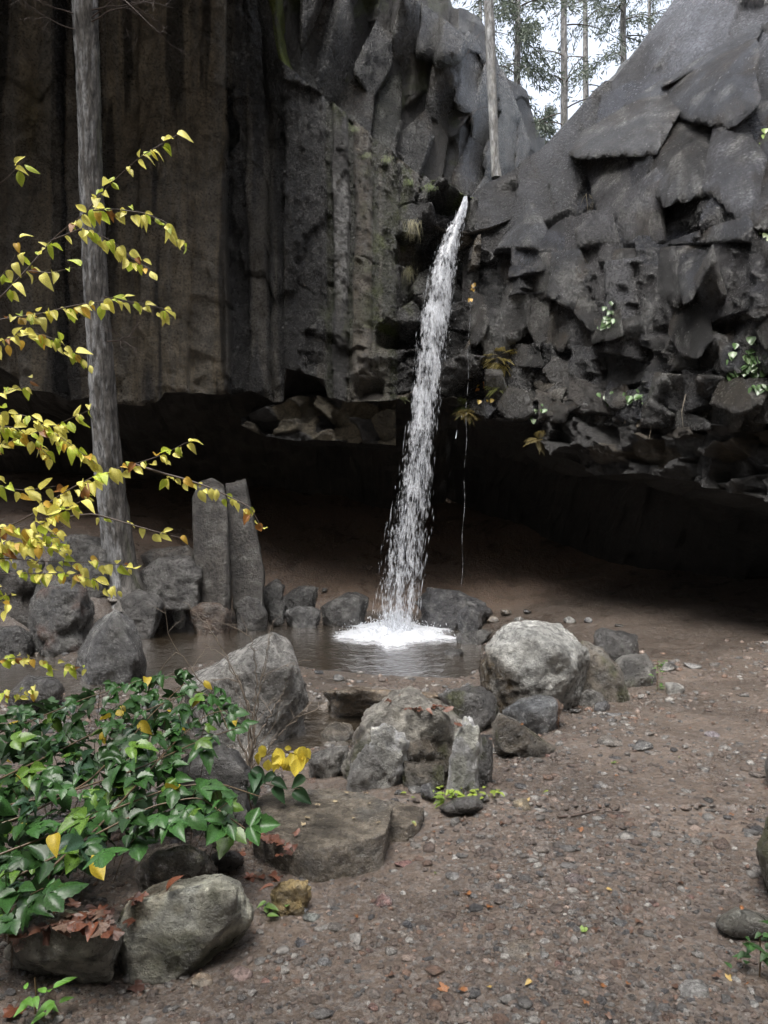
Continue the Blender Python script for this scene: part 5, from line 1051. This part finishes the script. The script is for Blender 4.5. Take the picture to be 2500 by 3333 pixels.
def grass_tuft(u, v, n, L_, col, label, seed, down=True, pos=None, name='grass_tuft', r=.0035):
    rs = np.random.RandomState(seed); p = surf(u*K, v*K)+np.array([0, -.03, 0]) if pos is None else np.array(pos); VV, TT, FF = [], [], []
    for k in range(n):
        b = np.array([rs.normal(0, .06 if L_ < .1 else .08), rs.normal(0, .02), rs.normal(0, .03)]); d = np.array([rs.normal(0, .25), -.25 if down else rs.normal(0, .3), -.2 if down else 1.]); l_ = L_*rs.uniform(.5, 1.2); q = [b]
        for j in range(5): d = d+np.array([0, 0, -.35 if down else -.16]); d /= np.linalg.norm(d); q.append(q[-1]+d*l_/5)
        for j, c in enumerate(q):
            w_ = r*(1-j/5.5); VV += [c+np.array([w_, 0, 0]), c-np.array([w_, 0, 0])]
        o_ = len(VV)-12; FF += [[o_+2*j, o_+2*j+1, o_+2*j+3, o_+2*j+2] for j in range(5)]; TT += [np.array([*(np.array(col)*rs.uniform(.6, 1.4)), 1])]*12
    ob = mk(name, np.array(VV), FF, M['foliage'], tint=np.array(TT)); ob.location = p; tag(ob, label, 'grass'); return ob
grass_tuft(898, 490, 50, .42, (.20, .18, .09), 'dry grass hanging from the block stack below the spout', 21)
grass_tuft(885, 580, 40, .34, (.18, .17, .08), 'second dry grass tuft lower on the block stack', 22)
grass_tuft(1278, 425, 26, .6, (.22, .19, .12), 'dry strands hanging under the diagonal crack on the right cliff', 23)
grass_tuft(1250, 560, 14, .4, (.2, .17, .1), 'few dry strands on the middle of the right cliff', 24)
grass_tuft(880, 400, 70, .09, (.10, .14, .025), 'bright moss cushion on the ledge left of the spout', 27)
grass_tuft(800, 330, 60, .09, (.09, .12, .025), 'moss cushion halfway along the diagonal ledge', 28)
grass_tuft(930, 415, 80, .09, (.11, .16, .025), 'moss cushion at the right end of the ledge by the spout', 29)
grass_tuft(845, 350, 70, .09, (.12, .15, .03), 'moss cushion between the two brighter ledge cushions', 30)
grass_tuft(760, 270, 70, .09, (.10, .13, .03), 'moss cushion at the upper left start of the ledge', 31)
def root_strand(pl, D, label, r=.008):
    c = np.array(pl, float); p = np.stack([surf(a_*K, b*K) if i == 0 else P(a_*K, b*K, D) for i, (a_, b) in enumerate(c)]); p[1:, 1] = p[0, 1]-.05; q = P(c[1:, 0]*K, c[1:, 1]*K, p[0, 1]-.05); p[1:] = q
    V, Fc = tube(smooth_poly(p, 24), np.linspace(r, r*.4, 24), 5); o = mk('hanging_root', V, Fc, M['root'], loc=p[0]); tag(o, label, 'root')
root_strand([(1400, 858), (1408, 885), (1408, 915), (1402, 950)], 11, 'longest pale root dangling under the right overhang')
root_strand([(1478, 862), (1472, 890), (1476, 925)], 11, 'shorter pale root dangling right of the longest one')
root_strand([(1348, 868), (1350, 890), (1350, 915)], 11, 'thin root hanging below the ivy garland')

# ------------------------------------------------------------------ gravel, stones and fallen leaves
def gravel():
    rs = np.random.RandomState(77); n = 36000
    u = rs.uniform(-60, 830, n); v = 1085-(1085-640)*rs.uniform(0, 1, n)**1.15; D = hit(u, v); p = P(u, v, D); p[:, 2] = zq(p[:, 0], p[:, 1])
    keep = (p[:, 2] > .02) & (D < 13)
    den = fbm(p*np.array([1.2, 1.2, 0]), 3, 78); keep &= rs.uniform(0, 1, n) < np.clip(.62+1.2*den-.15*sstep(p[:, 0], .6, 1.6), .1, 1)
    p, D, v = p[keep], D[keep], v[keep]; n = len(p)
    px = np.clip(rs.lognormal(.42, .62, n), .7, 7.5); size = px*D/F*1.0; size = np.minimum(size, .045)
    V0, F0 = ICO[1]; T = rs.normal(0, 1, (n, 1, 3)); jit = 1+.22*rs.normal(0, 1, (n, 42, 1)); sc = np.stack([rs.uniform(.7, 1.4, n), rs.uniform(.7, 1.4, n), rs.uniform(.35, .75, n)], -1)
    big = px > 3.2
    pal = np.array([(.27, .255, .235), (.22, .17, .14), (.10, .095, .09), (.06, .058, .058), (.15, .135, .12), (.12, .09, .07), (.20, .19, .175), (.10, .07, .055), (.14, .105, .085), (.13, .11, .095), (.11, .085, .07), (.16, .10, .07)])
    out = []
    for sel, (Vb, Fb), nm in ((~big, ico_low(), 42), (big, ICO[1], 42)):
        idx = np.where(sel)[0]; m = len(idx); k = len(Vb); an = rs.uniform(0, 6.28, m); c, s_ = np.cos(an), np.sin(an)
        W_ = Vb[None]*(1+.2*rs.normal(0, 1, (m, k, 1)))*sc[idx][:, None]*size[idx][:, None, None]
        X = W_[..., 0]*c[:, None]-W_[..., 1]*s_[:, None]; Y = W_[..., 0]*s_[:, None]+W_[..., 1]*c[:, None]
        W_ = np.stack([X, Y, W_[..., 2]], -1)+(p[idx]+np.array([0, 0, 1])*(size[idx]*sc[idx][:, 2]*.15)[:, None])[:, None]
        Fx = Fb[None]+(np.arange(m)*k)[:, None, None]; col = pal[rs.randint(0, len(pal), m)]*rs.uniform(.7, 1.25, (m, 1)); col = np.concatenate([col, rs.uniform(.3, .9, (m, 1))], 1)
        out.append((W_.reshape(-1, 3), Fx.reshape(-1, 3), np.repeat(col, k, 0)))
    V = np.concatenate([out[0][0], out[1][0]]); Fc = np.concatenate([out[0][1], out[1][1]+len(out[0][0])]); T = np.concatenate([out[0][2], out[1][2]])
    o = mk('gravel', V, Fc, M['stone'], tint=T, smooth=False); tag(o, 'loose wet gravel scattered over the brown path', 'gravel', kind='stuff')
def ico_low():
    V, Fc = ICO[1]; V = V[:12]/np.linalg.norm(V[:12], axis=1, keepdims=True); bm = bmesh.new()
    for q in V: bm.verts.new(q)
    bm.verts.index_update(); bmesh.ops.convex_hull(bm, input=list(bm.verts)); bm.verts.index_update()
    V = np.array([v.co[:] for v in bm.verts]); Fc = np.array([[v.index for v in f.verts] for f in bm.faces]); bm.free(); return V, Fc
gravel()
def stone_mesh(seed, flat):
    V, Fc = ICO[3]; rs = np.random.RandomState(seed); pts = rs.normal(0, 1, (14, 3)); pts /= np.linalg.norm(pts, axis=1, keepdims=True); pts *= np.array([1, rs.uniform(.6, .9), flat]); pts = pts*rs.uniform(.85, 1.1, (14, 1))
    V, Fc = hull_rock(pts, 3, .04, 40, seed, .03); return V, Fc
SM = [stone_mesh(900+k, f) for k, f in enumerate((.4, .5, .6, .35, .55, .45, .3, .5))]
def stone_at(u, v, w_, label, group, c, seed, sink=.35, name='stone', cat='stone', flat=1., wet=.6):
    rs = np.random.RandomState(seed); D = float(hit(u*K, v*K)[0]); p = P(u*K, v*K, D); p[2] = float(zq(p[0], p[1])); r = w_*K/F*D/2; V, Fc = SM[seed % len(SM)]
    V = V*r*np.array([1, 1, flat]); an = rs.uniform(-.6, .6); R_ = np.array([[math.cos(an), -math.sin(an), 0], [math.sin(an), math.cos(an), 0], [0, 0, 1]]); V = V@R_.T; hgt = np.ptp(V[:, 2]); V[:, 2] += -V[:, 2].min()-hgt*sink
    T = rock_tint(V+rs.uniform(0, 9, 3), Fc, c, tuple(x*.6 for x in c), .45, wet, 0, seed, 14); o = mk(name, V, Fc, M['stone'], tint=T); o.location = p; tag(o, label, cat, group); return o
NAMED = [(1145, 2058, 130, 'flat brown slab half sunk in the path, bottom middle right', (.13, .105, .08), .62), (1250, 1905, 70, 'flat purple-brown stone in the middle of the path', (.11, .085, .08), .6), (1440, 1975, 55, 'tall pinkish wedge stone near the path right side', (.15, .11, .09), .5), (1335, 1996, 48, 'dark wet oval stone low in the middle of the path', (.05, .05, .055), .4),
 (1500, 2140, 95, 'pale grey flat stone at the lower right of the path', (.19, .185, .175), .6), (1600, 2010, 70, 'dark grey chunk at the right below the angular stone', (.12, .115, .105), .5), (865, 1868, 62, 'dull red stone below the flat step', (.15, .08, .07), .45), (825, 1950, 62, 'second dull red stone nearer the camera', (.16, .09, .08), .5), (980, 1895, 46, 'grey rounded stone beside the red stones', (.12, .115, .11), .45),
 (520, 2110, 60, 'pinkish brown cobble at the bottom left gravel', (.18, .13, .115), .4), (435, 2125, 62, 'upright tan cobble near the bottom left', (.17, .13, .09), .35), (668, 1985, 52, 'flat greenish grey chip beside the ochre stone', (.15, .16, .145), .5), (650, 1970, 40, 'bluish grey chip just under the ochre stone', (.16, .165, .175), .45), (1130, 1740, 76, 'tan flat stone right of the dark fin', (.20, .16, .10), .6), (1320, 1545, 60, 'low slate slab right of the orange-ended stone', (.13, .13, .13), .6),
 (1385, 1615, 62, 'black-edged flat stone in the upper path', (.07, .068, .065), .5), (1325, 1600, 100, 'wide grey-brown slab sunk in the upper path', (.12, .105, .09), .68), (1540, 1590, 40, 'small purple-grey stone near the cave side', (.15, .13, .14), .45), (1110, 1622, 48, 'small pale wedge below the striped rock', (.2, .18, .15), .5), (1240, 1835, 40, 'dark chip right of the lone stick', (.07, .065, .06), .4), (1300, 1700, 44, 'greyish lump in the middle of the upper path', (.16, .15, .14), .6),
 (800, 1785, 0, '', None, 0), (1490, 1440, 60, 'low grey rock at the cave mouth on the right', (.13, .125, .12), .45), (1440, 1445, 55, 'broad dull rock left of the low cave mouth rock', (.10, .095, .085), .5), (1340, 1352, 30, 'small wet rock behind the square dark block', (.06, .055, .05), .5), (650, 2040, 34, 'small black pebble at the bottom centre', (.05, .05, .055), .4), (880, 2000, 30, 'round black pebble in the lower middle', (.045, .045, .05), .35), (1200, 2130, 36, 'black and grey pebble pair stone at the bottom', (.06, .06, .065), .35), (700, 2080, 40, 'mottled grey pebble at the bottom', (.13, .13, .13), .4)]
for k, (u, v, w_, lb, c, sk) in enumerate(NAMED):
    if w_: stone_at(u, v, w_, lb, None, c, 40+k, sk)
LANDMARKS = [(890, 1640, 'the centre boulder'), (1010, 1650, 'the upright pitted slab'), (700, 1790, 'the flat step'), (628, 1940, 'the ochre stone'), (400, 1990, 'the front left boulder'), (1150, 1550, 'the orange-ended stone'), (1180, 1440, 'the largest boulder'), (1290, 1760, 'the lone stick'),
 (1690, 1860, 'the mossy edge boulder'), (1700, 1650, 'the upper right edge rock'), (1600, 2000, 'the angular grey-green stone')]+[(a_, b, 'the '+c) for a_, b, w_, c, d_, e_ in NAMED if w_]
USED = {}
def where_label(u, v, lead):
    for a_, b, c in sorted(LANDMARKS, key=lambda t: (t[0]-u)**2+((t[1]-v)*1.6)**2)[:7]:
        dx, dy = u-a_, (v-b)*1.3; rel = ('just right of ' if dx > 0 else 'just left of ') if abs(dx) > abs(dy) else ('just in front of ' if dy > 0 else 'just behind ')
        t = lead+' '+rel+c
        if t not in USED and len(t.split()) <= 16: USED[t] = 1; return t
    return None
RUB = [(300,1345),(345,1360),(395,1352),(440,1330),(520,1345),(560,1335),(600,1340),(650,1345),(700,1338),(730,1335),(640,1285),(700,1280),(560,1255),(480,1300),(1065,1345),(1090,1330),(1120,1340),(1005,1365),(950,1290),(1075,1375),(1140,1325),(1230,1345),(1270,1345),(240,1300),(130,1400),(80,1420),(210,1465),(340,1470),(690,1455),(730,1470),(1010,1490),(960,1485),(700,1535),(660,1545),(770,1600),(640,1600),(800,1540),(1100,1600),(1060,1625),(1240,1540),(1300,1535),(1400,1500),(1450,1520),(1500,1500),(900,1710),(930,1725),(860,1715),(540,1700),(600,1690),(470,1830),(500,1870)]
def rubble():
    rs = np.random.RandomState(66)
    for k, (u, v) in enumerate(RUB):
        ci = rs.randint(4); w_ = rs.uniform(18, 46)*np.interp(v, [1250, 1700], [.8, 1.1])
        lm = min([((2*1.0*(a_[0]-u))**2+(a_[1]-v)**2, a_[2]) for a_ in RLM])[1]
        lead = ('larger ' if w_ > 32 else 'small ')+['dark', 'grey', 'brown', 'blackish'][ci]+' broken stone '; lb = lead+lm
        if lb in USED: lb = lead.replace(' stone', [' chunk', ' cobble', ' lump'][k % 3])+lm
        USED[lb] = 1
        stone_at(u, v, w_, lb, 'broken stones around the pool', [(.06, .058, .055), (.12, .118, .11), (.11, .09, .07), (.04, .04, .042)][ci], 700+k, rs.uniform(.1, .35), 'broken_stone', 'stone', rs.uniform(1.0, 1.8), .8)
RLM = [(330, 1350, 'at the pool edge below the tree'), (440, 1330, 'under the standing stones'), (560, 1330, 'beside the rubble pile'), (700, 1330, 'left of the falling water'), (1000, 1340, 'by the black wet boulder'), (1110, 1335, 'between the black boulder and the largest boulder'), (1250, 1345, 'behind the largest boulder'), (120, 1400, 'below the cracked boulder'), (270, 1465, 'by the smooth shiny boulder'), (700, 1460, 'on the front shore of the pool'), (985, 1488, 'left of the mossy dark block'), (700, 1545, 'in the front creek'), (780, 1590, 'behind the centre boulder'), (1080, 1610, 'by the striped wedge rock'), (1270, 1537, 'in front of the olive boulder'), (1450, 1505, 'right of the green weed'), (895, 1715, 'between the centre boulder and flat step'), (570, 1695, 'behind the flat step'), (485, 1850, 'under the bramble tip')]
def pebbles():
    rs = np.random.RandomState(88); k = 0; cols = [(.11, .105, .10), (.06, .058, .058), (.16, .14, .12), (.13, .095, .075), (.24, .23, .215), (.14, .08, .065)]; cn = ['grey', 'black', 'tan', 'brown', 'pale', 'reddish']
    us, vs_ = [], []
    while k < 190:
        v = 2230-(2230-1560)*rs.rand()**1.3; u = rs.uniform(20, 1660)
        if u < 560-(v-1880)*.2 and v < 2090: continue
        if v < 1720 and u < 1080: continue
        if u < 930 and v < 1880: continue
        if us and min((a_-u)**2+(b-v)**2 for a_, b in zip(us, vs_)) < 28**2: continue
        us.append(u); vs_.append(v); w_ = rs.uniform(16, 34)*np.interp(v, [1500, 2200], [.6, 1.1]); ci = rs.randint(6); lb = where_label(u, v, ('larger ' if w_ > 24 else 'small ')+cn[ci]+' cobble') or 'small wet cobble lying loose in the open gravel'; stone_at(u, v, w_, lb, 'cobbles in the path gravel', tuple(np.array(cols[ci])*rs.uniform(.85, 1.12)), 100+k, rs.uniform(.3, .65), 'cobble', 'cobble'); k += 1
pebbles(); rubble()
# litter: big brown leaves in the corner, small ones on the path
def lobed_leaf(name, seed):
    rs = np.random.RandomState(seed); n = 40; th = np.linspace(-2.7, 2.7, n); lob = .55+.45*np.abs(np.cos(th*1.25))**1.5; lob *= 1+.12*np.sin(th*9); x = .5+.5*lob*np.cos(th); y = .5*lob*np.sin(th); z = .10*np.sin(x*5+seed)+.22*y*y*(1 if seed % 2 else -1)+.06*np.sin(y*9)
    V = [(.35, 0, .05)]+list(zip(x, y, z)); Fc = [[0, i+1, i+2] for i in range(n-1)]; v_, f_ = tube([(.35, 0, .05), (0, 0, .02), (-.3, 0, .08)], .012, 3); b = len(V); V += [tuple(q) for q in v_]; Fc += [[int(k)+b for k in q] for q in f_]; return mesh_data(name, np.array(V), Fc, M['deadleaf'])
LB = [lobed_leaf('fallen_leaf', k) for k in range(4)]+[leaf_mesh('fallen_leaf', M['deadleaf'], .6, .3, .25)]
ZTOP = []
for ob, V in ROCKS: ZTOP.append((V[:, :2].min(0), V[:, :2].max(0), V))
def top_z(x, y):
    z = float(zq(x, y))
    for lo, hi, V in ZTOP:
        if lo[0] < x < hi[0] and lo[1] < y < hi[1]:
            d = (V[:, 0]-x)**2+(V[:, 1]-y)**2; m = d < .03**2
            if m.any(): z = max(z, float(V[m, 2].max()))
    return z
def fallen(u, v, size, col, label, group, seed, D=None):
    rs = np.random.RandomState(seed); D = float(hit(u*K, v*K)[0]) if D is None else D; best = None
    for DD in np.linspace(1.8, D+.3, 60):
        q = P(u*K, v*K, DD)
        if q[2] <= top_z(q[0], q[1])+.005: best = q; break
    p = best if best is not None else P(u*K, v*K, D); p[2] = top_z(p[0], p[1])+.012
    o = place_leaf(LB[seed % 5], None, p, (rs.normal(), rs.normal(), rs.normal(0, .15)), (rs.normal(0, .2), rs.normal(0, .2)-.15, 1), size, col, 'fallen_leaf'); tag(o, label, 'leaf', group)
rs = np.random.RandomState(31); LC = [(.07, .03, .018), (.10, .045, .025), (.06, .028, .02), (.16, .10, .07), (.12, .075, .055), (.12, .04, .018)]
for k in range(46):
    fallen(np.clip(rs.normal(185, 95), 10, 360), np.clip(rs.normal(2040, 60), 1890, 2180), rs.uniform(.035, .09), tuple(np.array(LC[rs.randint(6)])*rs.uniform(.7, 1.2)), 'wet brown leaf in the litter of the lower left corner', 'leaf litter in the lower left corner', 300+k, 2.6)
for k in range(26):
    fallen(rs.normal(580, 32), rs.normal(1880, 22), rs.uniform(.04, .075), tuple(np.array([.12, .045, .025])*rs.uniform(.6, 1.3)), 'small red-brown leaf between the bramble and the flat slab', 'red-brown leaves beside the flat slab', 360+k)
for k in range(12):
    fallen(rs.normal(905, 40), rs.normal(1562, 10), rs.uniform(.04, .07), tuple(np.array([.14, .06, .035])*rs.uniform(.6, 1.3)), 'rusty leaf lying in the hollow of the centre boulder', 'leaves in the boulder hollow', 400+k, 4.9)
for k in range(60):
    v = 2200-700*rs.rand()**1.2; ci = rs.choice(4, p=[.25, .6, .1, .05]); u = rs.uniform(700, 1650); fallen(u, v, rs.uniform(.018, .04), tuple(np.array([(.22, .09, .03), (.10, .055, .035), (.36, .25, .08), (.16, .24, .05)][ci])*rs.uniform(.7, 1.1)), where_label(u, v, 'tiny fallen '+['orange', 'brown', 'yellow', 'green'][ci]+' leaf scrap') or 'tiny brown leaf scrap in the open gravel', 'leaf scraps on the path', 430+k)
for k in range(10):
    fallen(rs.uniform(600, 820), rs.uniform(1715, 1790), rs.uniform(.02, .04), tuple(np.array([.38, .30, .18])*rs.uniform(.7, 1.2)), 'pale leaf scrap on the flat stone step', 'leaf scraps on the flat step', 500+k, 4.2)
# one stick and the weeds on the path
pl = np.array([(1205, 1768), (1240, 1765), (1275, 1757), (1290, 1752), (1335, 1758), (1360, 1756)], float); p = P(pl[:, 0]*K, pl[:, 1]*K, hit(pl[:, 0]*K, pl[:, 1]*K)); p[:, 2] = zq(p[:, 0], p[:, 1])+.008
V, Fc = tube(smooth_poly(p, 30), np.linspace(.007, .003, 30), 6); tag(mk('stick', V, Fc, M['twig'], loc=p[0]), 'thin dark stick lying across the middle of the path', 'stick')
def weed(u, v, n, h, col, label, seed, w_=.08):
    rs = np.random.RandomState(seed); D = float(hit(u*K, v*K)[0]); p = P(u*K, v*K, D); p[2] = float(zq(p[0], p[1])); root = empty('weed', p); tag(root, label, 'weed'); me = leaf_mesh('leaf', M['leaf'], .5, .4, .15, 0, 5)
    V, Fc = tube([(0, 0, -.02), (.005, 0, h*.5), (0, 0, h)], .003, 4); mk('stem', V, Fc, M['cane'], root)
    for k in range(n):
        an = rs.uniform(0, 6.28); z = rs.uniform(.05, 1)*h; place_leaf(me, root, np.array([rs.normal(0, w_*.5), rs.normal(0, .03), z]), (math.cos(an), math.sin(an), rs.uniform(-.1, .6)), (0, -.2, 1), rs.uniform(.03, .07), tuple(np.array(col)*rs.uniform(.7, 1.3)))
weed(1420, 1492, 26, .32, (.12, .26, .05), 'bright green weed at the right end of the boulder group', 1)
weed(1000, 1722, 30, .05, (.25, .33, .05), 'yellow-green weeds at the foot of the upright slab', 2, .3)
weed(955, 1728, 16, .05, (.22, .32, .05), 'small green weeds left of the upright slab foot', 3, .12)
weed(440, 1300, 16, .16, (.12, .24, .06), 'green sprout at the foot of the standing stones', 4, .3)
weed(580, 1980, 12, .05, (.14, .24, .06), 'little green sprout beside the ochre stone', 5, .06)
weed(1640, 2110, 22, .16, (.04, .10, .025), 'dark green leafy weed at the lower right edge', 6, .1)
weed(75, 2190, 14, .12, (.14, .32, .05), 'bright green seedling in the bottom left corner', 7, .08)
for k, (u, v) in enumerate([(620, 1195), (665, 1185), (745, 1215), (775, 1195), (700, 1170)]):
    weed(u, v, 22, .14, (.05, .075, .02), ['leftmost dark moss plant on the cave slope', 'dark moss plant in the middle of the cave slope', 'low moss plant beside the left of the falling water', 'moss plant half hidden by the falling water', 'topmost dark moss plant on the cave slope'][k], 20+k, .4)
